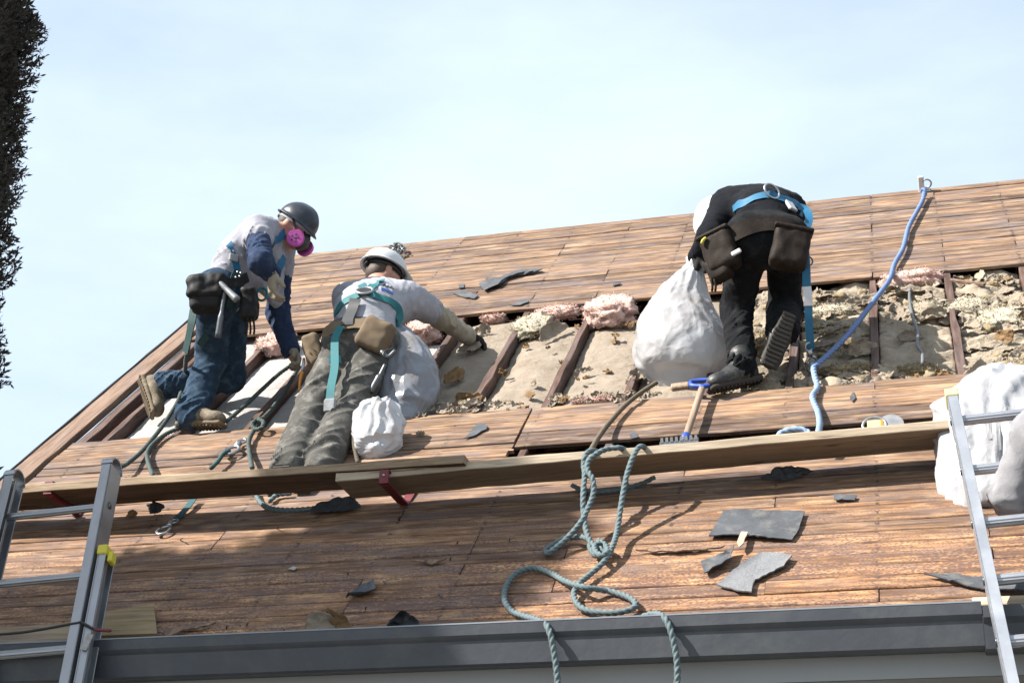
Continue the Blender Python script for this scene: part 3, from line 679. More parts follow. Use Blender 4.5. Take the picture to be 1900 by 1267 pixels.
def fibres(par, V, seed, cnt, L=0.03, mat=None):
    """loose glass fibres standing off the surface of a chunk"""
    rr = np.random.RandomState(seed); n0 = len(V); idx = rr.randint(0, n0, cnt); c = V.mean(0); P0 = V[idx]; d = P0 - c; d /= np.maximum(np.linalg.norm(d, axis=1)[:, None], 1e-6); d = d + rr.normal(0, 0.8, (cnt, 3)) + EN * 0.3
    d /= np.linalg.norm(d, axis=1)[:, None]; s = np.cross(d, rr.normal(size=(cnt, 3))); s /= np.linalg.norm(s, axis=1)[:, None]; l = L * rr.uniform(0.4, 1.2, (cnt, 1)); w = rr.uniform(0.0012, 0.004, (cnt, 1)); b = np.cross(d, s)
    Q = np.stack([P0 - s * w, P0 + d * l * 0.6 + b * l * 0.15 - s * w * 0.7, P0 + d * l * 0.9 + b * l * 0.5, P0 + d * l * 0.6 + b * l * 0.15 + s * w * 0.7], 1).reshape(-1, 3)
    return tag(mk('fibres', Q, np.arange(cnt * 4).reshape(-1, 4), mat, par), kind='stuff')
for k, ((u, v), r_, mt, lb) in enumerate(CH):
    if mt is None: continue
    o = tag(lump('insulation_chunk', on(u, v, -0.058 + r_[2] * 0.55), r_, k + 1, M[mt], 0.36, 1.7), lb, 'insulation')
    W_ = np.array([v_.co[:] for v_ in o.data.vertices]) + ORG[o.name]; fibres(o, W_, k, 1500, 0.020, M[mt])

def scrap(name, c, ax, r, seed, mat, curl=0.6, crump=0.012, asp=1.5, jag=0.35, th=0.0025, parent=None):
    """torn, curled sheet: ragged polar outline bent over an axis"""
    nr, ns = 7, 44; th_ = np.linspace(0, 2 * math.pi, ns, endpoint=False)
    rs = np.random.RandomState(seed * 7 + 1); kc = rs.randint(5, 8); ang = np.sort((np.arange(kc) + rs.uniform(-0.3, 0.3, kc)) * 2 * math.pi / kc); cr_ = rs.uniform(0.75, 1.45, kc)
    cx, cy = np.cos(ang) * cr_, np.sin(ang) * cr_; rr = np.full(ns, 9.0)
    for i in range(kc):                      # straight torn edges between random corners
        j = (i + 1) % kc; ex, ey_ = cx[j] - cx[i], cy[j] - cy[i]; den = np.cos(th_) * ey_ - np.sin(th_) * ex; num = cx[i] * ey_ - cy[i] * ex
        v_ = np.where(np.abs(den) > 1e-6, num / np.where(np.abs(den) > 1e-6, den, 1), 9); rr = np.minimum(rr, np.where(v_ > 0, v_, 9))
    rr = np.clip(rr, 0.3, 1.6) * (1 + 0.35 * jag * noise(np.stack([np.cos(th_) * 5, np.sin(th_) * 5, np.full(ns, seed * 3.3)], 1)))
    A = [0.0]; B = [0.0]
    for i in range(1, nr + 1):
        f = i / nr; A += list(np.cos(th_) * rr * f * r * asp); B += list(np.sin(th_) * rr * f * r)
    A = np.array(A); B = np.array(B)
    z = crump * fbm(np.stack([A / r * 1.4, B / r * 1.4, np.full_like(A, seed * 5.1)], 1), 3)
    if abs(curl) > 1e-3:
        R = r / curl; ang = B / R; B2 = np.sin(ang) * R; z = z + (1 - np.cos(ang)) * R; B = B2
    Pt = np.stack([A, B, z], 1) @ np.asarray(ax) + c; n0 = len(Pt)
    F = [[0, 1 + j, 1 + (j + 1) % ns] for j in range(ns)]
    for i in range(nr - 1):
        for j in range(ns):
            k = (j + 1) % ns; F.append([1 + i * ns + j, 1 + (i + 1) * ns + j, 1 + (i + 1) * ns + k, 1 + i * ns + k])
    P2 = Pt - np.asarray(ax)[2] * th; F2 = [[x + n0 for x in f[::-1]] for f in F]; e = 1 + (nr - 1) * ns
    F3 = [[e + j, n0 + e + j, n0 + e + (j + 1) % ns, e + (j + 1) % ns] for j in range(ns)]
    return np.concatenate([Pt, P2]), F + F2 + F3
def rax(rz=0.0, rx=0.0, ry=0.0):
    """axes on the roof: turned in the plane by rz, tipped by rx / ry"""
    a = math.radians(rz); e1 = math.cos(a) * ES + math.sin(a) * ET; e2 = -math.sin(a) * ES + math.cos(a) * ET; e3 = EN
    b = math.radians(rx); e2, e3 = math.cos(b) * e2 + math.sin(b) * e3, -math.sin(b) * e2 + math.cos(b) * e3
    c = math.radians(ry); e1, e3 = math.cos(c) * e1 + math.sin(c) * e3, -math.sin(c) * e1 + math.cos(c) * e3
    return np.array([e1, e2, e3])
SCR = [((872, 742), .055, rax(20, 25), 'kraftdark', 1.2, .02, 1.6, 'curled tan and brown paper scrap at the foot of the bay behind the bag'),
       ((845, 700), .05, rax(60, 40), 'kraftdark', 0.9, .02, 1.3, 'standing brown torn paper flap in the shaded bay beside the bag'),
       ((1030, 612), .055, rax(58, 50), 'kraftgrey', 1.0, .012, 2.0, 'folded grey paper flap standing against the rafter below the pink tuft'),
       ((935, 690), .024, rax(10, 30), 'kraftdark', 1.0, .01, 1.3, 'small torn orange paper flap on the tan paper'),
       ((990, 708), .026, rax(-60, 60), 'kraft', 0.9, .01, 1.2, 'small upright curl of paper in the middle of the tan sheet'),
       ((1085, 687), .024, rax(25, 35), 'kraft', 1.2, .01, 1.7, 'small torn pale paper curl on the clean tan sheet'),
       ((1088, 700), .014, rax(0, 20), 'kraftdark', 0.8, .01, 1.2, 'tiny brown paper tear on the clean tan sheet'),
       ((1180, 700), .05, rax(30, 20), 'kraft', 0.8, .02, 1.4, 'tan paper flap at the lower left of the large white bag'),
       ((895, 612), .035, rax(15, 60), 'kraftgrey', 0.8, .015, 1.3, 'torn paper edge held by the dark gloved hand'),
       ((870, 645), .055, rax(5, 15), 'kraft', 0.5, .012, 1.1, 'tan paper flap hanging below the dark gloved hand'),
       ((1735, 585), .05, rax(10, 35), 'kraftgrey', 1.5, .015, 1.5, 'rolled grey paper curl beside the cable, upper right bay'),
       ((1600, 650), .055, rax(25, 45), 'kraftgrey', 1.2, .02, 1.4, 'big curled paper flap under the taut blue rope'),
       ((1690, 625), .04, rax(30, 40), 'kraft', 1.1, .012, 1.8, 'tan curled paper tongue lying against the grey cable'),
       ((1865, 625), .045, rax(-30, 55), 'kraftdark', 0.7, .012, 1.1, 'upright dark brown paper corner near the right edge of the photo'),
       ((1820, 640), .05, rax(0, 10), 'kraftgrey', 0.4, .012, 1.5, 'flat grey paper patch right of the leaning rafter'),
       ((1625, 570), .028, rax(40, 40), 'kraftgrey', 1.2, .012, 1.5, 'small paper flap draped over the rafter behind the blue rope'),
       ((780, 803), .02, rax(10, 8), 'kraft', 0.8, .012, 1.4, 'small crumpled tan paper scrap right of the small white bag'),
       ((593, 1158), .05, rax(-25, 35), 'kraft', 0.9, .015, 1.2, 'tan torn paper lying against the gutter lip'),
       ((618, 1158), .06, rax(-32, 60), 'kraftdark', 0.7, .010, 1.3, 'brown folded paper flap standing on the gutter lip'),
       ((742, 1160), .055, rax(15, 70), 'felt', 0.8, .03, 1.1, 'crumpled black felt scrap standing at the gutter'),
       ((625, 938), .06, rax(4, 12), 'felt', 0.4, .01, 2.0, 'wide black felt sheet under the plank end, left of the red bracket'),
       ((245, 955), .03, rax(20, 40), 'kraftdark', 1.4, .01, 1.2, 'brown curled paper loop under the left plank'),
       ((290, 945), .035, rax(-10, 50), 'felt', 1.2, .02, 1.3, 'dark crumpled felt under the left plank beside the webbing'),
       ((1455, 880), .045, rax(5, 30), 'felt', 0.8, .02, 2.2, 'black felt rag hanging under the right plank')]
for k, ((u, v), r_, ax, mt, cu, cm, asp, lb) in enumerate(SCR):
    inside = 560 < v < 752 and mt not in ('felt',)
    c = on(u, v, (-0.045 if inside else 0.012) + r_ * 0.35)
    V, F = scrap('s', c, ax, r_, k + 3, M[mt], cu, cm, asp)
    tag(mk('torn_paper' if mt != 'felt' else 'torn_felt', V, F, M[mt]), lb, 'paper scrap' if mt != 'felt' else 'felt scrap')
# the uncountable litter of shreds in the three torn bays on the right
for nm, mt, cnt, lb, r0 in (('tan_shreds', 'kraft', 150, 'litter of torn tan paper shreds in the right hand bays', 0.028), ('paper_shreds', 'kraftgrey', 200, 'litter of torn grey paper shreds in the right hand bays', 0.030), ('fibre_tufts', 'yellow', 170, 'litter of small yellow fibre tufts in the right hand bays', 0.014), ('dark_shreds', 'kraftdark', 80, 'litter of small dark brown paper shreds in the bays', 0.016)):
    mb = MB(); rr = np.random.RandomState(len(nm))
    for i in range(cnt):
        bi = b0 + rr.choice([2, 3, 3, 4, 5, 5, 5, 6, 6] if mt != 'kraftdark' else [-1, 0, 2, 3, 4, 5, 5, 6])
        if bi + 1 >= NB: continue
        s = rr.uniform(raf[bi] + 0.06, raf[bi + 1] - 0.02); tt_ = rr.choice([rr.uniform(7.3, 8.85), rr.uniform(8.2, 8.85), rr.uniform(7.28, 7.5)])
        if bi == b0 + 4 and 7.6 < tt_ < 8.2: continue
        c = Wp(s, tt_, rr.uniform(-0.062, -0.025)); r_ = r0 * rr.uniform(0.6, 1.7)
        if mt == 'yellow':
            th = rr.uniform(0, 6.28, (26, 1)); ph = np.arccos(rr.uniform(-1, 1, (26, 1)))
            import bmesh
            bm = bmesh.new(); bmesh.ops.create_icosphere(bm, subdivisions=2, radius=1.0)
            V = np.array([v.co[:] for v in bm.verts]); F = [[v.index for v in f.verts] for f in bm.faces]; bm.free()
            V = V * (1 + 0.6 * fbm(V * 2 + i * 3.1, 3))[:, None] * np.array([1.5, 1.6, 0.8]) * r_; mb.add(V @ rax(rr.uniform(0, 180)) + c, F)
        else:
            V, F = scrap('s', c, rax(rr.uniform(-80, 80), rr.uniform(-15, 45), rr.uniform(-20, 20)), r_, i, None, rr.uniform(-0.5, 1.3), 0.010, rr.uniform(1, 2.2), 0.5); mb.add(V, F)
    tag(mb.mk(nm, M[mt]), lb, kind='stuff')
# debris crumbs along the opening's lower edge
mb = MB(); rr = np.random.RandomState(4)
for i in range(90):
    u = rr.uniform(740, 960) if i < 60 else rr.uniform(1010, 1230); v = 752 + (980 - u) * 0.073 + rr.uniform(-16, 4)
    V, F = scrap('s', RP(u, v, 0.004), rax(rr.uniform(-90, 90), rr.uniform(0, 60)), rr.uniform(0.006, 0.02), i, None, 1.0, 0.005, 1.4, 0.5); mb.add(V, F)
tag(mb.mk('paper_crumbs', M['kraftgrey']), 'crumbs of torn paper along the opening lower edge', kind='stuff')

# ------------------------------------------------------------------ roof brackets and planks
C45, S45 = math.cos(math.radians(45)), math.sin(math.radians(45))
def plank(name, s0, s1, ta, tb, mat, label, nbase=0.205, width=0.22, th=0.038, seed=0, nb2=None):
    """staging plank: ta/tb = t of the lower front corner at both ends"""
    k = max(8, int((s1 - s0) / 0.12)); V = []; F = []; rr = np.random.RandomState(seed)
    out = np.array([-C45, S45]); up = np.array([S45, C45]); nb2 = nbase if nb2 is None else nb2
    for i in range(k + 1):
        f = i / k; s = s0 + (s1 - s0) * f; fr = np.array([ta + (tb - ta) * f, nbase + (nb2 - nbase) * f]) + rr.normal(0, 0.0014, 2); j = rr.normal(0, 0.0012, 4); ch = 0.003
        cs = [fr + up * ch, fr - out * ch, fr - out * width, fr - out * width + up * th, fr - out * ch + up * (th + j[0]), fr + up * (th - ch + j[1])]
        for c in cs: V.append(Wp(s, c[0], c[1]))
    for i in range(k):
        for j in range(6): F.append([i * 6 + j, (i + 1) * 6 + j, (i + 1) * 6 + (j + 1) % 6, i * 6 + (j + 1) % 6])
    F += [list(range(6)), [k * 6 + j for j in range(6)][::-1]]
    o = mk(name, V, F, mat, None, False); o.data.materials.append(M['plankoldshade'] if mat is M['plankold'] else M['planknewshade'])
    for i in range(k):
        for j in (1, 3): o.data.polygons[i * 6 + j].material_index = 1     # wide faces take the darker wood with shade painted in
    return tag(o, label, 'plank')
sA1 = ST(876, 855, 0.20)[0]; sB0 = ST(634, 884, 0.19)[0]
tA0 = ST(40, 918, 0.205)[1]; tA1 = ST(850, 860, 0.244)[1]
tB0 = ST(700, 886, 0.205)[1]; tB1 = ST(1740, 796, 0.205)[1]
sa_, sb_ = ST(40, 918, 0.205)[0], ST(850, 860, 0.244)[0]
slA = (tA1 - tA0) / (sb_ - sa_)
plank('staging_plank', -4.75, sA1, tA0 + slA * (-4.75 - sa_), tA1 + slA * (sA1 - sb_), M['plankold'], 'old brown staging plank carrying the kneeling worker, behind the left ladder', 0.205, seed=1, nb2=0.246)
sc_, sd_ = ST(700, 886, 0.205)[0], ST(1740, 796, 0.205)[0]; slB = (tB1 - tB0) / (sd_ - sc_)
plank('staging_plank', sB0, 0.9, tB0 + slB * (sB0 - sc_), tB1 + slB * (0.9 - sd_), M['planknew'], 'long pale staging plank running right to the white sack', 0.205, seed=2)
def bracket(u, v, label, nb=0.205):
    s, tq = ST(u, v, nb); r_ = empty('roof_bracket', Wp(s, tq - 0.1, 0), label, 'bracket', 'red roof brackets under the planks')
    w = 0.021; out = np.array([-C45, S45]); up = np.array([S45, C45])
    def bar(name, a, b, th=0.005, ww=w):
        A = Wp(s, *a); B = Wp(s, *b); d = nrm(B - A); nn = np.cross(ES, d); V, F = boxg((A + B) / 2, (ww, np.linalg.norm(B - A) / 2, th), [ES, d, nn], 0.001); return mk(name, V, F, M['red'], r_, False)
    fr = np.array([tq, nb]); e = 0.006
    lip = fr + out * e
    bar('front_lip', lip - up * 0.012, lip + up * 0.050); bar('lip_return', fr + up * 0.0465 + out * 0.006, fr + up * 0.0465 - out * 0.024)
    bar('plank_arm', fr - up * 0.007 + out * 0.006, fr - up * 0.007 - out * 0.25)
    tf = ST(u + 20, v + 46, 0.0)[1]; bar('brace', fr - up * 0.012 - out * 0.010, (tf, 0.008), 0.004, 0.017); bar('roof_strap', (tf - 0.01, 0.006), (tf + 0.34, 0.006), 0.003)
    c = Wp(s, *(lip + up * 0.024)); V, F = cyl(c, c + (C45 * -ET + S45 * EN) * 0.009, 0.005); mk('bolt', V, F, M['steel'], r_)
    return r_
bracket(713, 893, 'red steel roof bracket holding the overlap of the two planks')
bracket(90, 913, 'red steel roof bracket between the rails of the left ladder', 0.207)
bracket(1830, 788, 'red steel roof bracket hidden by the white sack')

# ------------------------------------------------------------------ ladders
def ladder(name, A, B, off, label, mat, rail=(0.022, 0.046), rungs=None, tops='round', rung_r=0.016):
    """A,B: centre line of the right rail (foot end, top); off: vector to the left rail"""
    A = np.asarray(A); B = np.asarray(B); off = np.asarray(off); r_ = empty(name, A, label, 'ladder')
    d = nrm(B - A); sx = nrm(off); nn = nrm(np.cross(sx, d))
    for k, P0 in enumerate((A, A + off)):
        L = np.linalg.norm(B - A); mb = MB(); mid = P0 + d * L / 2; w, h = rail
        ax = [sx, d, nn]
        mb.add(*boxg(mid + sx * (w - 0.003) * (1 if k == 0 else -1) * -1, (0.003, L / 2, h), ax, 0.001))     # web
        for q in (-1, 1): mb.add(*boxg(mid + nn * q * (h - 0.003), (w, L / 2, 0.003), ax, 0.001))            # flanges
        mb.add(*boxg(mid, (w * 0.55, L / 2, h * 0.16), ax, 0.001))
        rl = mb.mk('rail', mat, r_, False)
        if tops == 'round':
            c = P0 + d * (L + 0.0); V = []; F = []; ns = 18
            for i in range(ns + 1):
                a = math.pi * i / ns; dr = math.cos(a) * nn + math.sin(a) * d
                for rr_, ss in ((h + 0.003, -1), (h + 0.003, 1), (h - 0.004, 1), (h - 0.004, -1)): V.append(c + dr * rr_ + sx * ss * (w + 0.003))
            for i in range(ns):
                for j in range(4): F.append([i * 4 + j, i * 4 + (j + 1) % 4, i * 4 + 4 + (j + 1) % 4, i * 4 + 4 + j])
            mk('end_cap', V, F, mat, r_, 'auto')
        else:
            V, F = boxg(P0 + d * (L + 0.008), (w + 0.004, 0.02, h + 0.004), ax, 0.003); mk('end_cap', V, F, M['ycream'], r_, False)
    for z in rungs:
        c = A + d * z; V, F = sweep(np.array([c + off * 0.02, c + off * 0.98]), lambda th, s_, L_: rung_r * (1 + 0.05 * np.sign(np.cos(th * 10))), 40); mk('rung', V, F, mat, r_, 'auto')
        for P0, q in ((A, -1), (A + off, 1)): V, F = cyl(P0 + d * z + sx * q * rail[0], P0 + d * z + sx * q * (rail[0] + 0.004), rung_r * 0.8, 12); mk('rivet', V, F, M['darksteel'], r_)
    return r_, d, nn, sx
# left extension ladder: fly section in front with rounded tops, base section behind its right rail
Lt = J(207, 872, 5.86); Lg = J(146, 1190, 5.545); dL = nrm(Lt - Lg); Lb = Lg - dL * ((Lg[2] + 0.0 - 0.02) / dL[2])
offL = J(26, 893, 5.86) - Lt
zs = [np.linalg.norm(J(187, 945, 5.80) - Lb) - k * 0.335 for k in range(9)]
lad, dl, nl, sxl = ladder('extension_ladder', Lb, Lt, offL, 'scuffed aluminium extension ladder leaning at the left edge of the photo', M['alu'], (0.022, 0.048), zs)
bt = Lg + dL * (np.linalg.norm(J(196, 1030, 5.68) - Lg)) - sxl * 0.052 + nl * 0.0
L2 = np.linalg.norm(bt - Lb)
mb = MB(); a0 = Lb - sxl * 0.052; mid = a0 + dl * L2 / 2
mb.add(*boxg(mid + sxl * 0.012, (0.003, L2 / 2, 0.040), [sxl, dl, nl], 0.001))
for q in (-1, 1): mb.add(*boxg(mid + nl * q * 0.037, (0.018, L2 / 2, 0.003), [sxl, dl, nl], 0.001))
mb.add(*boxg(mid, (0.006, L2 / 2, 0.012), [sxl, dl, nl], 0.001)); mb.mk('base_rail', M['alu'], lad, False)
V, F = boxg(a0 + dl * (L2 + 0.014) - nl * 0.004, (0.021, 0.022, 0.043), [sxl, dl, nl], 0.004); mk('rail_guide', V, F, M['yplastic'], lad, False)
V, F = boxg(a0 + dl * (L2 - 0.012) - sxl * 0.03 - nl * 0.01, (0.011, 0.024, 0.02), [sxl, dl, nl], 0.004); mk('rail_guide', V, F, M['yplastic'], lad, False)
# holes where the rungs meet the rail
for z in zs[:4]:
    c = Lb + dl * z; V, F = torus(c - sxl * 0.0185, 0.017, 0.004, sxl, seg=20, tseg=6); mk('rung_flange', V, F, M['darksteel'], lad)
c0 = Lb + dl * (np.linalg.norm(J(160, 1172, 5.56) - Lb))
pts = [c0 + offL - nl * 0.05, c0 + offL * 0.5 - nl * 0.05 - dl * 0.006, c0 - nl * 0.047 + dl * 0.015, c0 - sxl * 0.03 - nl * 0.049 + dl * 0.012, c0 - sxl * 0.085 - nl * 0.045 - dl * 0.02]
V, F = tube(pts, 0.0055, 8); tag(mk('bungee_cord', V, F, M['blackp']), 'black bungee cord stretched across the left ladder', 'cord')
V, F = tube([pts[-1], pts[-1] - sxl * 0.03 - dl * 0.006, pts[-1] - sxl * 0.07 - dl * 0.012], 0.006, 8); tag(mk('cord_hook', V, F, M['red']), 'small red hook at the right end of the black bungee cord', 'hook')
c = pts[-1] - dl * 0.055 + sxl * 0.02 - nl * 0.004; V, F = boxg(c, (0.014, 0.034, 0.0015), [nrm(sxl + 0.3 * dl), nrm(dl - 0.3 * sxl), nl]); tag(mk('paper_tag', V, F, M['foil'], None, False), 'pale paper tag hanging from the bungee cord hook', 'tag')
# right ladder
Rt = J(1767, 742, 6.05); Rg = J(1853, 1150, 5.50); dR = nrm(Rt - Rg); Rb = Rg - dR * ((Rg[2] - 0.02) / dR[2])
offR = np.array([0.42, 0.0, 0.0]) ; offR -= dR * (offR @ dR) ; offR = nrm(offR) * 0.42
zr = [np.linalg.norm(J(1778, 786, 6.0) - Rb) - k * 0.262 for k in range(12)]
ladR, dr_, nr_, sr_ = ladder('ladder', Rb, Rt, offR, 'bright aluminium ladder leaning in front of the white sack on the right', M['aluw'], (0.020, 0.034), [z for z in zr if z > 0.2], 'flat', 0.019)

# ------------------------------------------------------------------ bags
def bag(name, path, radii, mat, label, seed=0, nth=96, nz=64, crum=0.016, pleat=0.5, side=None, cat='bag', cs=0.11):
    """plastic bag: closed skin lofted over centres with (ra, rb) radii, pleats towards the neck, crumpled film"""
    C = np.array(path, float); R = np.array(radii, float); f = np.linspace(0, 1, len(C)); fz = np.linspace(0, 1, nz)
    Cs = spline(list(C), 0.01); l = np.concatenate([[0], np.cumsum(np.linalg.norm(np.diff(Cs, axis=0), axis=1))]); l /= l[-1]
    lc = np.concatenate([[0], np.cumsum(np.linalg.norm(np.diff(C, axis=0), axis=1))]); lc /= lc[-1]
    cz = np.stack([np.interp(fz, l, Cs[:, i]) for i in range(3)], 1)
    def sm(x): 
        y = np.interp(fz, lc, x)
        for _ in range(5): y[1:-1] = (y[:-2] + 2 * y[1:-1] + y[2:]) / 4
        return y
    ra, rb = sm(R[:, 0]), sm(R[:, 1]); th = np.linspace(0, 2 * math.pi, nth, endpoint=False)
    e1 = nrm(ES if side is None else side); V = []
    ax = np.gradient(cz, axis=0)
    for i in range(nz):
        a = nrm(ax[i]); u_ = nrm(e1 - a * (e1 @ a)); w_ = np.cross(a, u_)
        r = 1 + pleat * (fz[i] ** 3) * (0.35 * np.abs(np.cos(th * 5 + seed + 2 * fz[i])) - 0.15 + 0.15 * np.cos(th * 11 + 3 * seed))
        V.append(cz[i] + (np.cos(th) * ra[i] * r)[:, None] * u_ + (np.sin(th) * rb[i] * r)[:, None] * w_)
    V = np.concatenate(V); q = V / cs + seed * 7
    cen = np.repeat(cz, nth, 0); dn = V - cen; dn /= np.maximum(np.linalg.norm(dn, axis=1)[:, None], 1e-6)
    thv = np.tile(th, nz); fzv = np.repeat(fz, nth)
    warp = noise(q * 0.5) * 0.9                                   # creases run from the neck, wander and branch
    c1 = np.stack([np.cos(thv + warp) * 3.2, np.sin(thv + warp) * 3.2, fzv * 2.2 + seed], 1)
    c2 = np.stack([q[:, 0] * 0.9 + q[:, 2] * 0.5, q[:, 1] * 0.9, q[:, 2] * 0.55 + warp], 1)
    amt = crum * (1.5 * (0.35 - np.abs(noise(c1))) + 1.5 * (0.35 - np.abs(noise(c2 * 0.9))) + 0.7 * (0.3 - np.abs(noise(c2 * 2.3 + 4))))
    wgt = np.repeat(np.clip(np.minimum(ra, rb) / 0.08, 0.15, 1), nth); V = V + dn * (amt * wgt)[:, None]
    F = []
    for i in range(nz - 1):
        for j in range(nth): k = (j + 1) % nth; F.append([i * nth + j, i * nth + k, (i + 1) * nth + k, (i + 1) * nth + j])
    F.append(list(range(nth))[::-1]); F.append([(nz - 1) * nth + j for j in range(nth)])
    return tag(mk(name, V, F, mat), label, cat)
yb = 7.78
bag('debris_bag', [J(1262, 716, 7.72), J(1262, 712, 7.74), J(1263, 703, 7.76), J(1264, 685, 7.77), J(1264, 648, yb), J(1262, 605, yb + .02), J(1268, 560, yb + .03), J(1280, 520, yb + .03), J(1290, 495, yb + .03), J(1292, 478, yb + .03)],
    [(.03, .02), (.10, .08), (.165, .13), (.225, .165), (.258, .19), (.225, .185), (.155, .14), (.085, .08), (.04, .04), (.05, .03)], M['bag'], 'large full white plastic bag held by the worker in black', 1, crum=0.008)
bag('debris_bag', [J(752, 782, 7.42), J(754, 768, 7.50), J(757, 730, 7.56), J(755, 690, 7.62), J(745, 650, 7.68), J(735, 615, 7.72), J(733, 600, 7.73)],
    [(.04, .03), (.14, .11), (.172, .13), (.162, .13), (.12, .10), (.06, .05), (.02, .02)], M['bag2'], 'translucent plastic bag leaning beside the kneeling worker', 3, crum=0.009)
bag('small_bag', [J(702, 838, 7.02), J(702, 830, 7.06), J(702, 800, 7.10), J(700, 770, 7.13), J(697, 752, 7.15), J(700, 742, 7.15)],
    [(.03, .03), (.10, .08), (.128, .09), (.112, .09), (.07, .06), (.02, .02)], M['bag'], 'small crumpled white plastic bag by the kneeling worker\'s knee', 5, crum=0.018)
# big woven sack at the right ladder
bag('rubble_sack', [J(1872, 990, 6.36), J(1872, 972, 6.40), J(1862, 930, 6.44), J(1852, 870, 6.50), J(1848, 810, 6.58), J(1852, 765, 6.66), J(1872, 728, 6.74), J(1890, 705, 6.80), J(1892, 698, 6.82)],
    [(.08, .05), (.17, .13), (.205, .15), (.235, .16), (.262, .16), (.245, .15), (.165, .11), (.09, .06), (.05, .03)], M['sack'], 'bulky white woven sack on the roof behind the right ladder', 8, crum=0.032, pleat=0.1, cat='sack', cs=0.24)
yy = 6.47
# printed lines on the sack
mbp = MB()
# ------------------------------------------------------------------ ropes
def RN(*pts): return [RP(u, v, n) for u, v, n in pts]
def rope(pts, mat, label, r=0.0115, lay=0.075):
    V, F = ropeg(pts, r, lay); return tag(mk('rope', V, F, M[mat]), label, 'rope')
pl = 0.222
rope(RN((1716, 352, .05), (1712, 372, .03), (1700, 395, .03), (1686, 422, .03), (1676, 460, .03), (1660, 490, .03), (1650, 520, .03), (1622, 558, .05), (1598, 590, .07), (1570, 625, .07), (1540, 655, .06), (1512, 680, .05)), 'rope_b', 'blue rope running from the ridge anchor down to the lanyard clip', 0.0135, 0.095)
rope(RN((1508, 676, .05), (1512, 700, .03), (1517, 718, .02), (1508, 734, .03), (1510, 746, .03), (1518, 765, .03), (1521, 785, .05), (1519, 800, .10), (1516, 812, .10)), 'rope_l', 'light blue rope hanging from the lanyard clip to the pale plank', 0.0135, 0.095)
rope(RN((1442, 812, .10), (1450, 803, .11), (1465, 797, .12), (1482, 796, .12), (1496, 800, .11), (1503, 808, .10)), 'rope_l', 'light blue rope loop peeking over the pale plank', 0.0135, 0.095)
rope(RN((1218, 710, .03), (1190, 728, .03), (1160, 752, .03), (1130, 785, .035), (1110, 812, .08), (1095, 838, .17), (1088, 850, .20)), 'rope_t', 'tan rope from the big bag down to the pale plank', 0.0115, 0.05)
rope(RN((1120, 842, .16), (1098, 836, .235), (1086, 845, .245), (1083, 862, .22), (1085, 880, .20), (1082, 920, .15), (1083, 955, .10), (1088, 985, .07), (1098, 1008, .05), (1118, 1020, .04), (1122, 1028, .03), (1105, 1030, .03), (1095, 1015, .04), (1096, 1003, .05), (1080, 996, .045), (1050, 997, .03), (1020, 1015, .02), (1013, 1022, .02), (1020, 1024, .03), (1050, 1000, .05), (1078, 968, .09), (1092, 940, .12), (1101, 915, .15), (1100, 890, .19), (1090, 872, .215), (1092, 855, .235), (1110, 840, .245), (1130, 832, .245), (1150, 831, .24), (1162, 836, .20)), 'rope_g', 'blue green twisted rope looped over the pale plank and knotted')
rope(RN((1110, 1002, .05), (1122, 1010, .05), (1128, 1022, .05), (1118, 1030, .055), (1106, 1024, .055), (1104, 1012, .055), (1114, 1006, .06)), 'rope_g', 'blue green rope knot hanging below the pale plank')
gutf = ey - 0.138
rope(RN((1200, 842, .16), (1194, 829, .235), (1184, 831, .245), (1176, 845, .235), (1168, 865, .21), (1160, 895, .17), (1152, 940, .11), (1146, 980, .06), (1138, 1010, .05), (1122, 1040, .04), (1095, 1065, .03), (1074, 1083, .035), (1065, 1103, .025), (1075, 1124, .02), (1100, 1134, .02), (1140, 1136, .02), (1170, 1130, .02), (1180, 1120, .02), (1165, 1107, .02), (1130, 1096, .02), (1085, 1089, .05), (1050, 1078, .035), (1020, 1062, .02), (990, 1054, .02), (960, 1062, .02), (941, 1084, .02), (936, 1110, .02), (948, 1132, .02), (972, 1142, .03)) + [J(996, 1149, ey - 0.055), J(1012, 1157, ey - 0.115), J(1021, 1176, gutf), J(1028, 1210, gutf), J(1033, 1245, gutf), J(1036, 1290, gutf), J(1036, 1340, gutf)], 'rope_g', 'blue green twisted rope snaking across the lower boards and over the gutter')
rope(RN((1150, 1150, .02), (1175, 1153, .02), (1193, 1144, .03)) + [J(1212, 1138, ey - 0.055), J(1230, 1143, ey - 0.115), J(1244, 1168, gutf), J(1254, 1210, gutf), J(1257, 1245, gutf), J(1255, 1290, gutf), J(1254, 1340, gutf)], 'rope_g', 'short blue green rope end hooked over the gutter')
rope(RN((1062, 900, .02), (1080, 908, .02), (1110, 912, .02), (1150, 908, .02), (1190, 897, .02), (1215, 885, .03)), 'rope_g', 'rope strand lying in the shade under the pale plank', 0.010)
# ropes at the left worker
rope(RN((549, 672, .07), (520, 692, .04), (487, 722, .03), (455, 752, .03), (420, 782, .03)), 'rope_d', 'dark green rope from the kneeling man\'s gloved hand past the planted boot', 0.0115, 0.06)
rope(RN((556, 680, .06), (535, 715, .03), (505, 758, .03), (482, 782, .03), (470, 800, .03), (462, 818, .03), (463, 838, .03), (466, 858, .07), (468, 868, .10)), 'rope_d', 'dark green rope with a knot running to the snap hook', 0.0115, 0.06)
rope(RN((490, 776, .035), (476, 779, .05), (468, 788, .045), (474, 796, .035), (486, 793, .045), (489, 783, .055), (480, 778, .06)), 'rope_d', 'knot in the dark green rope above the snap hook', 0.0115, 0.06)
rope([J(350, 640, 7.42), J(345, 668, 7.50)] + RN((342, 700, .10), (332, 740, .06), (310, 778, .03), (288, 808, .025), (262, 838, .03), (236, 860, .05), (225, 866, .06)), 'rope_d', 'dark green rope from the left worker\'s hip to the ladder top', 0.0115, 0.06)
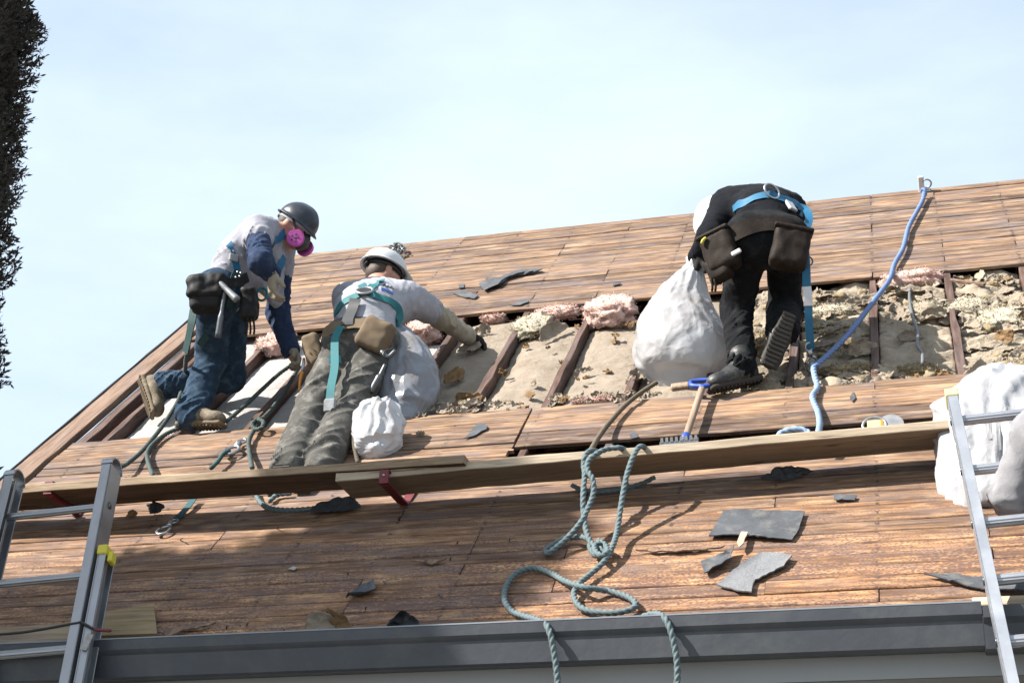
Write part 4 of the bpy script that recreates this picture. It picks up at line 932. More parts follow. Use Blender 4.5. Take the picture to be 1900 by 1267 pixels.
rope(RN((345, 790, .02), (312, 803, .02), (288, 820, .025), (274, 838, .03), (275, 856, .04), (281, 874, .07), (284, 882, .09)), 'rope_d', 'dark green rope strand dropping behind the old plank', 0.0115, 0.06)
rope(RN((474, 912, .02), (482, 930, .02), (500, 942, .02), (530, 946, .02), (570, 944, .02), (620, 938, .02), (660, 930, .03)), 'rope_g', 'blue green rope curving under the old plank')
rope(RN((500, 930, .015), (515, 918, .02), (540, 915, .02)), 'rope_g', 'short rope end under the old plank', 0.011)
# ------------------------------------------------------------------ snap hooks, anchors
def snap(name, c, d, nn, label, L=0.13, mat='steel', cat='hook'):
    d = nrm(d); nn = nrm(nn - d * (nn @ d)); s = np.cross(d, nn); r_ = empty(name, c, label, cat)
    V, F = torus(c + d * L * 0.33, L * 0.24, L * 0.055, nn, d, 1.35); mk('hook_loop', V, F, M[mat], r_)
    V, F = cyl(c - d * L * 0.02, c - d * L * 0.28, L * 0.09); mk('swivel', V, F, M[mat], r_)
    V, F = torus(c - d * L * 0.42, L * 0.15, L * 0.045, nn, d, 1.1); mk('eye', V, F, M[mat], r_)
    V, F = boxg(c + d * L * 0.33 + s * L * 0.24, (L * 0.2, L * 0.035, L * 0.05), [d, s, nn], 0.002); mk('gate', V, F, M['darksteel'], r_, False); return r_
a_ = RP(438, 828, .03); b_ = RP(470, 800, .03); snap('snap_hook', a_, a_ - b_, EN, 'steel snap hook on the dark green rope above the old plank', 0.15)
a_ = RP(404, 856, .04); b_ = RP(425, 836, .03); V, F = tube([b_, (a_ + b_) / 2 + EN * 0.01, a_, RP(392, 868, .06)], 0.011, 8); tag(mk('webbing_end', V, F, M['greenw']), 'dark webbing end below the steel snap hook', 'webbing')
Cw = spline(RN((362, 922, .03), (345, 945, .02), (328, 962, .02)), 0.01); V, F = ribbon(Cw, np.repeat(EN[None], len(Cw), 0), 0.035, 0.004); tag(mk('webbing_strap', V, F, M['tealshade'], None, False), 'teal webbing strap hanging under the left plank', 'strap')
a_ = RP(312, 976, .02); snap('snap_hook', a_, RP(297, 990, .02) - RP(328, 962, .02), EN, 'steel hook on the teal webbing below the left plank', 0.12)
# ridge anchor with carabiner
an = RP(1710, 352, .012); r_ = empty('ridge_anchor', an, 'steel ridge anchor holding the blue rope', 'anchor')
V, F = boxg(RP(1716, 352, .006), (0.035, 0.05, 0.004), AXR, 0.002); mk('base_plate', V, F, M['steel'], r_, False)
V, F = boxg(RP(1709, 342, .05), (0.020, 0.012, 0.055), AXR, 0.006); mk('post', V, F, M['hatw'], r_, False)
V, F = torus(RP(1719, 341, .05), 0.034, 0.006, ET + 0.4 * EN, ES, 0.9); mk('ring', V, F, M['steel'], r_)
V, F = torus(RP(1714, 357, .045), 0.022, 0.010, ET * .6 + ES); mk('rope_eye', V, F, M['rope_b'], r_)
# bundle of chain and rope on the ridge behind the white helmet
r_ = empty('chain_bundle', RP(738, 462, .01), 'dark chain and rope bundle on the ridge behind the white helmet', 'chain'); rr = np.random.RandomState(3)
for k in range(13):
    c = RP(738 + rr.uniform(-14, 12), 462 + rr.uniform(-9, 10), 0.03 + rr.uniform(0, 0.03)); V, F = torus(c, 0.017, 0.0048, rr.normal(size=3), rr.normal(size=3), 1.5, 16, 6); mk('chain_link', V, F, M['darksteel'] if k % 3 else M['steel'], r_)
V, F = tube([RP(728, 470, .02), RP(735, 452, .06), RP(748, 458, .05), RP(740, 474, .03)], 0.009, 8); mk('rope_loop', V, F, M['rope_d'], r_)

# ------------------------------------------------------------------ shingle and felt pieces
def flat(name, px, n0, th, mat, label, cat, wave=0.004, seed=0, lift=0.0):
    P = [np.array(p, float) for p in px]; Q = []; rr = np.random.RandomState(seed)
    for i in range(len(P)):
        a, b = P[i], P[(i + 1) % len(P)]; k = max(1, int(np.linalg.norm(b - a) / 7))
        for j in range(k): Q.append(a + (b - a) * j / k + (rr.normal(0, 0.7, 2) if j else 0))
    Q = np.array(Q); c = Q.mean(0); top = []; nr = 4
    pts = [c] + [c + (q - c) * f for f in np.linspace(0.25, 1, nr) for q in Q]
    W_ = np.array([RP(u, v, n0) for u, v in pts]); nn = noise(W_ / 0.07 + seed * 3.1) * wave + noise(W_ / 0.03 + seed) * wave * 0.3
    f_ = np.concatenate([[0], np.repeat(np.linspace(0.25, 1, nr), len(Q))]); nn = nn + wave + lift * f_ ** 3 * (0.5 + 0.5 * np.sin(np.arange(len(pts)) * 0.21 + seed))
    top = W_ + EN * (nn[:, None] + th); bot = W_ + EN * nn[:, None]; N_ = len(Q); F = [[0, 1 + j, 1 + (j + 1) % N_] for j in range(N_)]
    for r in range(nr - 1):
        for j in range(N_): k = (j + 1) % N_; F.append([1 + r * N_ + j, 1 + (r + 1) * N_ + j, 1 + (r + 1) * N_ + k, 1 + r * N_ + k])
    e = 1 + (nr - 1) * N_; n0_ = len(top); F2 = [[x + n0_ for x in f[::-1]] for f in F]; F3 = [[e + j, n0_ + e + j, n0_ + e + (j + 1) % N_, e + (j + 1) % N_] for j in range(N_)]
    A = top; 
    o = mk(name, np.concatenate([top, bot]), F + F2 + F3, mat, None, 'auto')
    me = o.data; o.data.update()
    import bmesh
    bm = bmesh.new(); bm.from_mesh(me); bmesh.ops.recalc_face_normals(bm, faces=bm.faces); bm.to_mesh(me); bm.free()
    return tag(o, label, cat)
flat('shingle_piece', [(1343, 952), (1494, 955), (1483, 985), (1470, 1005), (1316, 999)], 0.004, 0.005, M['slate'], 'large dark slate coloured shingle sheet on the lower boards', 'shingle', 0.008, 1, 0.01)
flat('shingle_piece', [(1364, 1025), (1358, 1048), (1340, 1058), (1308, 1071), (1301, 1045), (1318, 1037), (1345, 1033)], 0.004, 0.005, M['slate'], 'small dark ragged shingle beside the light grey one', 'shingle', 0.010, 2, 0.02)
flat('shingle_piece', [(1415, 1028), (1471, 1038), (1455, 1058), (1402, 1080), (1395, 1103), (1372, 1101), (1330, 1089), (1375, 1056)], 0.004, 0.006, M['shgrey'], 'light grey granular shingle piece on the lower boards', 'shingle', 0.006, 3, 0.01)
flat('shingle_piece', [(1715, 1072), (1760, 1072), (1830, 1075), (1905, 1085), (1905, 1106), (1860, 1102), (1790, 1090)], 0.004, 0.005, M['slate'], 'long dark pointed shingle behind the right ladder', 'shingle', 0.008, 4, 0.01)
flat('shingle_piece', [(1547, 920), (1590, 922), (1586, 930), (1548, 929)], 0.004, 0.004, M['slate'], 'small grey felt strip above the large dark sheet', 'shingle', 0.004, 5)
flat('shingle_piece', [(642, 1112), (668, 1090), (695, 1080), (699, 1100), (680, 1108)], 0.004, 0.004, M['slate'], 'dark pointed felt piece on the shaded lower boards', 'shingle', 0.006, 6, 0.02)
flat('shingle_piece', [(862, 815), (880, 795), (892, 787), (905, 792), (903, 799), (885, 808)], 0.004, 0.004, M['slate'], 'grey wedge of felt on the boards right of the small bag', 'shingle', 0.004, 7)
flat('shingle_piece', [(889, 530), (905, 522), (935, 514), (955, 506), (1000, 502), (1008, 506), (968, 513), (938, 523), (925, 534), (900, 544)], 0.004, 0.004, M['slate'], 'long curved dark felt strip on the upper boards', 'shingle', 0.006, 8, 0.02)
flat('shingle_piece', [(840, 545), (862, 541), (888, 550), (880, 556), (855, 551)], 0.004, 0.004, M['slate'], 'small grey felt scrap left of the curved strip', 'shingle', 0.004, 9)
flat('shingle_piece', [(851, 530), (862, 528), (861, 535), (852, 536)], 0.004, 0.004, M['slate'], 'tiny grey felt chip above the grey scrap', 'shingle', 0.003, 10)
flat('shingle_piece', [(945, 568), (962, 563), (978, 557), (981, 562), (965, 568)], 0.004, 0.004, M['slate'], 'small grey felt sliver at the edge of the upper boards', 'shingle', 0.004, 11)
flat('shingle_piece', [(1138, 527), (1153, 526), (1150, 529), (1137, 532)], 0.004, 0.004, M['slate'], 'tiny dark felt chip above the pink block', 'shingle', 0.003, 12)
flat('shingle_piece', [(1577, 740), (1583, 728), (1588, 740), (1582, 747)], 0.003, 0.004, M['slate'], 'tiny dark felt chip right of the light blue rope', 'shingle', 0.003, 13)
flat('shingle_piece', [(1168, 808), (1178, 803), (1185, 812), (1172, 816)], 0.003, 0.004, M['slate'], 'tiny grey felt chip left of the scraper head', 'shingle', 0.003, 14)
flat('metal_flashing', [(535, 1056), (545, 1052), (552, 1054), (546, 1059)], 0.003, 0.003, M['foil'], 'tiny white chip over a dark hole in the shaded boards', 'chip', 0.003, 15)
# splinters, rotten edges
for k, (px, lb) in enumerate([([(300, 1176), (350, 1165), (402, 1160), (350, 1172), (310, 1184)], 'long brown wood splinter near the gutter, right of the plywood piece'), ([(1180, 1024), (1260, 1021), (1345, 1017), (1260, 1027)], 'long dark split splinter left of the large shingle sheet'), ([(760, 1043), (800, 1050), (830, 1040), (790, 1043)], 'brown splinter on the shaded boards'), ([(1368, 1010), (1376, 990), (1388, 990), (1380, 1012), (1372, 1019)], 'pale frayed wood chip lying on the large shingle sheet')]):
    flat('wood_splinter', px, 0.006 if k < 3 else 0.022, 0.006, M['rake'] if k != 3 else M['planknew'], lb, 'splinter', 0.006, 20 + k)
# plywood offcut and board at the lower left by the ladder
V, F = prism([RP(190, 1186, .006), RP(293, 1182, .006), RP(287, 1127, .006), RP(198, 1141, .006)], 0.018, EN); tag(mk('plywood_offcut', V, F, M['ply'], None, False), 'small plywood offcut on the boards right of the left ladder', 'plywood')
V, F = prism([RP(-60, 1212, .004), RP(150, 1195, .004), RP(150, 1162, .004), RP(-60, 1176, .004)], 0.02, EN); tag(mk('brown_board', V, F, M['plankold'], None, False), 'short brown board lying behind the left ladder at the gutter', 'board')
# bent nails standing in the boards
for k, (u, v, du, dv) in enumerate([(335, 1002, 8, -8), (513, 980, 5, -10), (848, 1008, 8, -12), (835, 1038, 8, -12), (645, 1065, 8, -14), (458, 1160, 6, -12), (525, 1172, 8, -14), (678, 1130, 3, -10), (945, 1003, 5, -10), (712, 1078, 6, 10), (815, 1103, 4, 4), (420, 1165, 4, -12)]):
    a_ = RP(u, v, 0.0); b_ = RP(u, v, 0.028) + 0.020 * nrm(RP(u + du, v + dv, 0) - a_) ; V, F = tube([a_, (a_ + b_) / 2 + EN * 0.004, b_], 0.0032, 6, 0.01); tag(mk('bent_nail', V, F, M['darksteel']), 'dark bent nail standing in the lower boards', 'nail', 'bent nails left in the lower boards')

# ------------------------------------------------------------------ shingle scraper, tape, cable
hd = RP(1302, 722, .06); hb = RP(1272, 812, .05); dd = nrm(hb - hd); scr = empty('shingle_remover', RP(1262, 822, 0), 'shingle remover with wooden shaft, blue grip and toothed head on plank', 'tool')
V, F = tube([hd, (hd + hb) / 2, hb], 0.0165, 14); mk('shaft', V, F, M['handle'], scr)
side = nrm(np.cross(dd, EN)); gp = hd - dd * 0.03
V, F = tube([hd + dd * 0.015, gp, gp - dd * 0.025 + side * 0.055, gp - dd * 0.075 + side * 0.062, gp - dd * 0.085, gp - dd * 0.075 - side * 0.062, gp - dd * 0.025 - side * 0.055, gp, hd + dd * 0.015], 0.0125, 10, 0.01); mk('grip', V, F, M['bluepl'], scr)
V, F = cyl(hb - dd * 0.02, hb + dd * 0.03, 0.021); mk('ferrule', V, F, M['bluepl'], scr)
hA = RP(1224, 826, .10); hB = RP(1296, 819, .10); hs = nrm(hB - hA); L = np.linalg.norm(hB - hA); up_ = nrm(EN * 0.8 + ET * 0.6); nn = np.cross(hs, up_)
V, F = boxg((hA + hB) / 2, (L / 2, 0.012, 0.003), [hs, up_, nn], 0.001); mk('head_plate', V, F, M['greymet'], scr, False)
for i in range(8):
    c = hA + hs * L * (i + 0.5) / 8 + up_ * 0.018; V, F = prism([c - hs * 0.0075 - up_ * 0.008, c + hs * 0.0075 - up_ * 0.008, c + hs * 0.005 + up_ * 0.013, c - hs * 0.005 + up_ * 0.013], 0.005, nn); mk('tooth', V, F, M['greymet'], scr, False)
V, F = tube([hb, (hb + (hA + hB) / 2) / 2, (hA + hB) / 2], 0.008, 8); mk('neck', V, F, M['greymet'], scr)
V, F = boxg(RP(1262, 717, .02), (0.045, 0.028, 0.013), rax(8), 0.006); tag(mk('wood_block', V, F, M['handle'], None, False), 'small brown wood block beside the blue grip', 'block')
c = RP(1640, 788, .06); nx = nrm(-ET * 0.5 + EN * 0.86)
tp = empty('tape_measure', c, 'round grey tape measure with yellow label behind the pale plank', 'tape measure')
V, F = cyl(c + ES * 0.03, c + ES * 0.03 - nx * 0.03, 0.055, 28); mk('reel', V, F, M['greymet'], tp, 'auto')
V, F = torus(c - ES * 0.04, 0.045, 0.006, nx, ES, 1.1); mk('ring', V, F, M['steel'], tp)
V, F = boxg(c - ES * 0.035 + nx * 0.002, (0.035, 0.026, 0.003), [ES, np.cross(nx, ES), nx], 0.001); mk('label', V, F, M['ycream'], tp, False)
V, F = boxg(c - ES * 0.008 + nx * 0.003, (0.006, 0.026, 0.003), [ES, np.cross(nx, ES), nx], 0.001); mk('label_stripe', V, F, M['orange'], tp, False)
V, F = tube(RN((1688, 535, -.02), (1688, 560, -.01), (1694, 590, .0), (1703, 615, .02), (1702, 640, .03), (1711, 655, .04), (1712, 675, .02)), 0.0085, 8); tag(mk('cable', V, F, M['wire']), 'grey electric cable lying down the weathered insulation bay', 'cable')
V, F = tube(RN((1762, 510, .0), (1785, 522, .02), (1830, 541, .0)), 0.008, 6); 
V, F = boxg(RP(1795, 524, .0), (0.11, 0.012, 0.008), rax(-38), 0.002); tag(mk('lath', V, F, M['rake'], None, False), 'loose wood lath lying across the upper right bay', 'lath')

# ------------------------------------------------------------------ conifers
def conifer(name, base, H, R, label, seed, n=6500, core=True):
    r_ = empty(name, base, label, 'tree'); rr = np.random.RandomState(seed); base = np.asarray(base, float)
    V, F = tube([base, base + [0, 0, H * 0.5], base + [0, 0, H * 0.97]], lambda f: 0.16 * (1 - f) + 0.015, 10, 0.5); mk('trunk', V, F, M['bark'], r_)
    # limbs
    mb = MB()
    for i in range(90):
        z = H * rr.uniform(0.06, 0.96); a = rr.uniform(0, 6.283); f = z / H; rad = R * (min(1, f / 0.12) ** 0.5) * (1 - max(0, (f - 0.6) / 0.4) ** 2.2 * 0.95)
        d = np.array([math.cos(a), math.sin(a), 0.9]); p0 = base + [0, 0, z]; mb.add(*tube([p0, p0 + d * rad * 0.45, p0 + np.array([math.cos(a), math.sin(a), 0.75]) * rad * 0.8], lambda q: 0.018 * (1 - q) + 0.003, 5, 0.2))
    mb.mk('limbs', M['bark'], r_)
    if core:                                 # dense inner foliage
        zz, aa = np.meshgrid(np.linspace(0.05, 0.97, 120) * H, np.linspace(0, 2 * math.pi, 60, endpoint=False), indexing='ij'); zz = zz.ravel(); aa = aa.ravel(); fq = zz / H
        rq = R * (np.minimum(1, fq / 0.12) ** 0.5) * (1 - np.maximum(0, (fq - 0.6) / 0.4) ** 2.2 * 0.95) * (0.80 + 0.24 * noise(np.stack([np.cos(aa) * 2.2, np.sin(aa) * 2.2, zz * 1.7], 1)) + 0.2 * noise(np.stack([np.cos(aa) * 7, np.sin(aa) * 7, zz * 6], 1)))
        V = np.stack([np.cos(aa) * rq, np.sin(aa) * rq, zz], 1) + base; F = [[i * 60 + j, i * 60 + (j + 1) % 60, (i + 1) * 60 + (j + 1) % 60, (i + 1) * 60 + j] for i in range(119) for j in range(60)]
        mk('inner_foliage', V, F, M['foliage'], r_, False)
    # foliage: upright sprays of small pointed leaf clusters
    NS = n; z = H * (0.04 + 0.94 * rr.beta(1.15, 1.05, NS)); f = z / H
    rad = R * (np.minimum(1, f / 0.12) ** 0.5) * (1 - np.maximum(0, (f - 0.6) / 0.4) ** 2.2 * 0.95)
    a = rr.uniform(0, 6.283, NS); bump = 1 + 0.24 * noise(np.stack([np.cos(a) * 2.2, np.sin(a) * 2.2, z * 1.7], 1)) + 0.11 * noise(np.stack([np.cos(a) * 5, np.sin(a) * 5, z * 4.5], 1))
    q = rad * bump * rr.uniform(0.55, 1.0, NS) ** 0.45
    C = np.stack([np.cos(a) * q, np.sin(a) * q, z], 1) + base
    out = np.stack([np.cos(a), np.sin(a), np.full(NS, 0.9)], 1) + rr.normal(0, 0.4, (NS, 3)); out /= np.linalg.norm(out, axis=1)[:, None]
    K = 9; Ls = rr.uniform(0.06, 0.13, NS); Vs = []; 
    for k in range(K):                       # K pointed leaflets on each spray
        d = out + rr.normal(0, 0.55, (NS, 3)); d /= np.linalg.norm(d, axis=1)[:, None]
        sd = np.cross(d, rr.normal(size=(NS, 3))); sd /= np.linalg.norm(sd, axis=1)[:, None]
        p = C + out * (Ls * (k / K - 0.5))[:, None]; L_ = Ls[:, None] * rr.uniform(0.35, 0.75, (NS, 1)); w = L_ * 0.16
        Vs.append(np.stack([p - sd * w * 0.4, p + d * L_ * 0.5 - sd * w, p + d * L_, p + d * L_ * 0.5 + sd * w], 1))
    V = np.concatenate(Vs).reshape(-1, 3); F = np.arange(len(V)).reshape(-1, 4)
    mk('crown', V, F, M['foliage'], r_, False); return r_
tb = J(-244, 500, 11.0); tb[2] = 0
conifer('conifer_tree', tb, 15.0, 1.10, 'tall dark columnar conifer rising beyond the house at the left edge', 2, 56000)
S_ = RP(1070, 950, 0); tip = S_ + SUN * 7.6
conifer('conifer_tree', (tip[0], tip[1], 0), tip[2], 0.86, 'slim conifer left of the frame that shades the lower boards', 7, 14000)

# ------------------------------------------------------------------ people
def head(fb, c, fw, up):
    fw = nrm(fw); up = nrm(np.asarray(up) - fw * (np.asarray(up) @ fw)); sd = np.cross(fw, up); ax = np.array([sd, fw, up])
    def p(x, y, z): return c + sd * x + fw * y + up * z
    fb.ell(p(0, -0.008, 0.035), (0.076, 0.097, 0.092), ax, 0.02); fb.ell(p(0, 0.032, -0.055), (0.055, 0.062, 0.066), ax, 0.04)
    fb.cap(p(-0.028, 0.082, 0.018), p(0.028, 0.082, 0.018), 0.014, k=0.02); fb.cap(p(0, 0.094, 0.005), p(0, 0.112, -0.030), 0.010, 0.014, k=0.012)
    fb.cap(p(-0.02, 0.086, -0.068), p(0.02, 0.086, -0.068), 0.010, k=0.012); fb.ell(p(0, 0.078, -0.098), (0.022, 0.02, 0.018), ax, 0.02)
    for s in (-1, 1):
        fb.cap(p(s * 0.045, 0.066, -0.022), p(s * 0.056, 0.03, -0.02), 0.02, k=0.025)
        fb.ell(p(s * 0.081, -0.012, -0.012), (0.010, 0.022, 0.034), ax, 0.008); fb.ell(p(s * 0.076, -0.004, -0.030), (0.010, 0.013, 0.014), ax, 0.008)
    return p, sd, fw, up, ax
def eyes(p, sd, fw, up, par):
    for s in (-1, 1):
        c = p(s * 0.031, 0.080, 0.0); V, F = (lambda L: L)(torus(c + fw * 0.006, 0.006, 0.006, fw, sd, 1.0, 14, 8)); mk('eye', V, F, M['blackp'], par)
def hand(f, w, d, palm, thumb, L=0.19, curl=35, spread=1.0, g=1.0):
    """wrist w, finger direction d, palm normal (side towards which fingers curl), thumb side vector"""
    d = nrm(d); palm = nrm(np.asarray(palm) - d * (np.asarray(palm) @ d)); th = np.cross(d, palm); th = th if th @ np.asarray(thumb) > 0 else -th
    k = L / 0.19; pc = w + d * 0.055 * k; ax = np.array([th, d, palm])
    f.cap(w - d * 0.02, w + d * 0.03 * k, 0.031 * g, 0.030 * g, k=0.02, flat=0.75, side=th)
    f.box(w + d * 0.058 * k, (0.042 * k * g, 0.045 * k, 0.017 * g), ax, 0.014, 0.016)
    for i, (o, l) in enumerate(((0.031, 0.072), (0.0105, 0.080), (-0.0105, 0.075), (-0.031, 0.060))):
        b = w + d * (0.098 - abs(o) * 0.15) * k + th * o * k * 1.0; a = math.radians(curl * (0.45 + 0.1 * i)); q = b; sp = th * o * 1.6 * spread
        dd = nrm(d * math.cos(a) + palm * math.sin(a) + sp); r0 = 0.0108 * g
        for j, fr in enumerate((0.45, 0.32, 0.25)):
            e = q + dd * l * k * fr; f.cap(q, e, r0, r0 * 0.93, k=0.006); r0 *= 0.93; q = e; a += math.radians(curl * (0.9 - 0.1 * j)); dd = nrm(d * math.cos(a) + palm * math.sin(a) + sp * 0.6)
    b = w + d * 0.028 * k + th * 0.030 * k + palm * 0.006; e = b + nrm(d * 0.75 + th * 0.75 + palm * 0.35) * 0.045 * k; e2 = e + nrm(d * 0.95 + th * 0.15 + palm * 0.5) * 0.034 * k
    f.cap(b, e, 0.0165 * g, 0.013 * g, k=0.014); f.cap(e, e2, 0.0125 * g, 0.0115 * g, k=0.006)
def boot(par, ank, toe, up, mat, smat, shaft=0.10):
    """ank ankle joint, toe direction, up = from sole to shin"""
    d = nrm(toe); up = nrm(np.asarray(up) - d * (np.asarray(up) @ d)); sd = np.cross(d, up); f = Field(); so = ank - up * 0.075
    def p(x, y, z): return so + sd * x + d * y + up * z
    f.cap(p(0, -0.030, 0.048), p(0, 0.060, 0.045), 0.044, 0.046, k=0.03); f.cap(p(0, 0.05, 0.045), p(0.004, 0.165, 0.034), 0.046, 0.040, k=0.03, flat=1.15, side=up)
    f.ell(p(0.002, 0.158, 0.032), (0.048, 0.056, 0.034), np.array([sd, d, up]), 0.02); f.cap(p(0, 0.005, 0.06), p(0, -0.012, 0.075 + shaft), 0.052, 0.055, k=0.03, fold=0.004, wl=0.03)
    f.cap(p(0, 0.02, 0.10), p(0, 0.10, 0.07), 0.022, 0.014, k=0.02)
    V, F = f.mesh(0.0065); b = mk('boot', V, F, mat, par)
    g = Field(); g.box(p(0, -0.035, 0.004), (0.037, 0.042, 0.016), np.array([sd, d, up]), 0.012, 0.01); g.box(p(0.002, 0.115, 0.002), (0.046, 0.100, 0.012), np.array([sd, d, up]), 0.011, 0.02); g.box(p(0, 0.03, 0.006), (0.036, 0.05, 0.010), np.array([sd, d, up]), 0.008, 0.02)
    V, F = g.mesh(0.0055); s = mk('sole', V, F, smat, b); ORG[s.name] = ORG[b.name]
    mb = MB()
    for y in np.arange(-0.065, 0.2, 0.022):
        w = 0.033 if y < 0.02 else 0.041 * (1 - max(0, (y - 0.14)) * 6); mb.add(*boxg(p(0, y, -0.013), (max(w, 0.012), 0.006, 0.004), [sd, d, up], 0.001))
    mb.mk('tread', smat, b, False); return f
def hat(par, p, ax, sd, fw, up, mat, k=1.0, peak=0.045, name='hard_hat', z0=0.035, bandmat=None):
    nth, nz = 64, 16; V = []; F = []
    th = np.linspace(0, 2 * math.pi, nth, endpoint=False); a_, b_, h_ = 0.112 * k, 0.137 * k, 0.118 * k
    rows = []
    for i in range(nz + 1):
        e = math.pi / 2 * (1 - i / nz); r = math.cos(e) ** 0.82; z = math.sin(e)
        rid = 0.006 * np.exp(-(np.sin(th) * 0 + np.cos(th) * r * 5) ** 2) * (0.4 + z)
        rows.append((np.cos(th) * r * a_, np.sin(th) * r * b_ - 0.008, np.full(nth, z0 + z * h_) + rid))
    fr = np.maximum(np.sin(th), 0) ** 2.2
    rows.append((np.cos(th) * (a_ + 0.014), np.sin(th) * (b_ + 0.014) - 0.008 + fr * peak, z0 - 0.006 - fr * 0.012))
    rows.append((np.cos(th) * (a_ + 0.014), np.sin(th) * (b_ + 0.014) - 0.008 + fr * peak, z0 - 0.011 - fr * 0.012))
    for i in range(nz, -1, -1):
        x, y, z = rows[i]; s_ = 0.965; rows.append((x * s_, y * s_, z - 0.005 if i else z - 0.005))
    for x, y, z in rows: V.append(np.stack([p(a, b, c) for a, b, c in zip(x, y, np.broadcast_to(z, x.shape))]))
    n = len(rows); V = np.concatenate(V)
    for i in range(n - 1):
        for j in range(nth): k2 = (j + 1) % nth; F.append([i * nth + j, (i + 1) * nth + j, (i + 1) * nth + k2, i * nth + k2])
    h = mk(name, V, F, mat, par)
    def ring(nm, zc, hgt, ra, rb, mt, tk=0.004):
        V = []; F = []
        for a in th:
            for (q, z) in ((0, -hgt), (0, hgt), (tk, hgt), (tk, -hgt)): V.append(p(math.cos(a) * (ra + q), math.sin(a) * (rb + q) - 0.008, zc + z))
        for i in range(nth):
            for j in range(4): F.append([i * 4 + j, ((i + 1) % nth) * 4 + j, ((i + 1) % nth) * 4 + (j + 1) % 4, i * 4 + (j + 1) % 4])
        o = mk(nm, V, F, mt, h); return o
    ring('suspension_band', z0 - 0.014, 0.014, 0.086, 0.108, bandmat or M['blackp']); ring('sweat_band', z0 + 0.012, 0.010, 0.090, 0.112, M['band'])
    V, F = cyl(p(0, -0.118, z0 - 0.02), p(0, -0.132, z0 - 0.02), 0.020, 18); mk('ratchet_knob', V, F, M['blackp'], h)
    return h
def hairm(par, c, ax, mat, up, fw):
    f = Field(); f.ell(c + up * 0.035 - fw * 0.014, (0.081, 0.100, 0.096), ax, 0.02); f.ell(c - up * 0.022 - fw * 0.052, (0.072, 0.055, 0.060), ax, 0.03)
    V, F = f.mesh(0.008); V = V + nrm(up) * 0; return mk('hair', V, F, mat, par)
def strap_on(f, px, par, mat, name='strap', w=0.042, off=0.004, pts3=None):
    P = [f.hit(u, v) for u, v in px] if pts3 is None else pts3
    P = [q for q in P if q is not None]
    if len(P) < 2: return None
    C = spline(P, 0.012); 
    if pts3 is None or True:
        C2 = f.onto(C, off); far = np.linalg.norm(C2 - C, axis=1) < 0.06; C = np.where(far[:, None], C2, C)
        for _ in range(3): C[1:-1] = (C[:-2] + 2 * C[1:-1] + C[2:]) / 4
    N_ = f.grad(C); 
    for _ in range(4): N_[1:-1] = (N_[:-2] + 2 * N_[1:-1] + N_[2:]) / 4
    N_ /= np.linalg.norm(N_, axis=1)[:, None]
    V, F = ribbon(C, N_, w, 0.003); return mk(name, V, F, mat, par, 'auto')
def pouch(par, c, half, ax, mat, name='pouch', fold=0.006, flap=True):
    f = Field(); ax = np.asarray(ax); f.box(c, half, ax, min(half) * 0.6, 0.02, fold); f.box(c - ax[2] * half[2] * 0.35 + ax[1] * half[1] * 0.35, (half[0] * 0.85, half[1] * 0.8, half[2] * 0.6), ax, min(half) * 0.5, 0.015, fold)
    V, F = f.mesh(0.0075); o = mk(name, V, F, mat, par)
    if flap:
        g = Field(); g.box(c + ax[2] * half[2] * 0.93, (half[0] * 1.06, half[1] * 1.1, 0.012), ax, 0.008, 0.01); V, F = g.mesh(0.0065); s = mk('rim', V, F, mat, o); ORG[s.name] = ORG[o.name]
    return o
def person(loc, label):
    return empty('person', loc, label, 'person')
def body_mesh(par, f): 
    V, F = f.mesh(0.0085); return mk('body', V, F, M['skin'], par)
def limb(f, pts, rad, **kw):
    for i in range(len(pts) - 1): f.cap(pts[i], pts[i + 1], rad[i], rad[i + 1], **kw)
def torso(f, hipL, hipR, mid, shL, shR, w=(0.145, 0.150, 0.165), flat=0.70, fold=0.0, k=0.06):
    hc = (hipL + hipR) / 2; sc_ = (shL + shR) / 2; sd = nrm(hipR - hipL); s2 = nrm(shR - shL)
    f.cap(hc, mid, w[0], w[1], k=k, flat=flat, side=sd, fold=fold, wl=0.05); f.cap(mid, mid + (sc_ - mid) * 0.62, w[1], w[2], k=k, flat=flat, side=s2, fold=fold, wl=0.055)
    f.cap(shL + (shR - shL) * 0.10, shR + (shL - shR) * 0.10, 0.078, 0.078, k=k, fold=fold * 0.7, wl=0.06)
    f.cap(shL + (shR - shL) * 0.2 + (mid - sc_) * 0.25, shR + (shL - shR) * 0.2 + (mid - sc_) * 0.25, 0.10, 0.10, k=k)

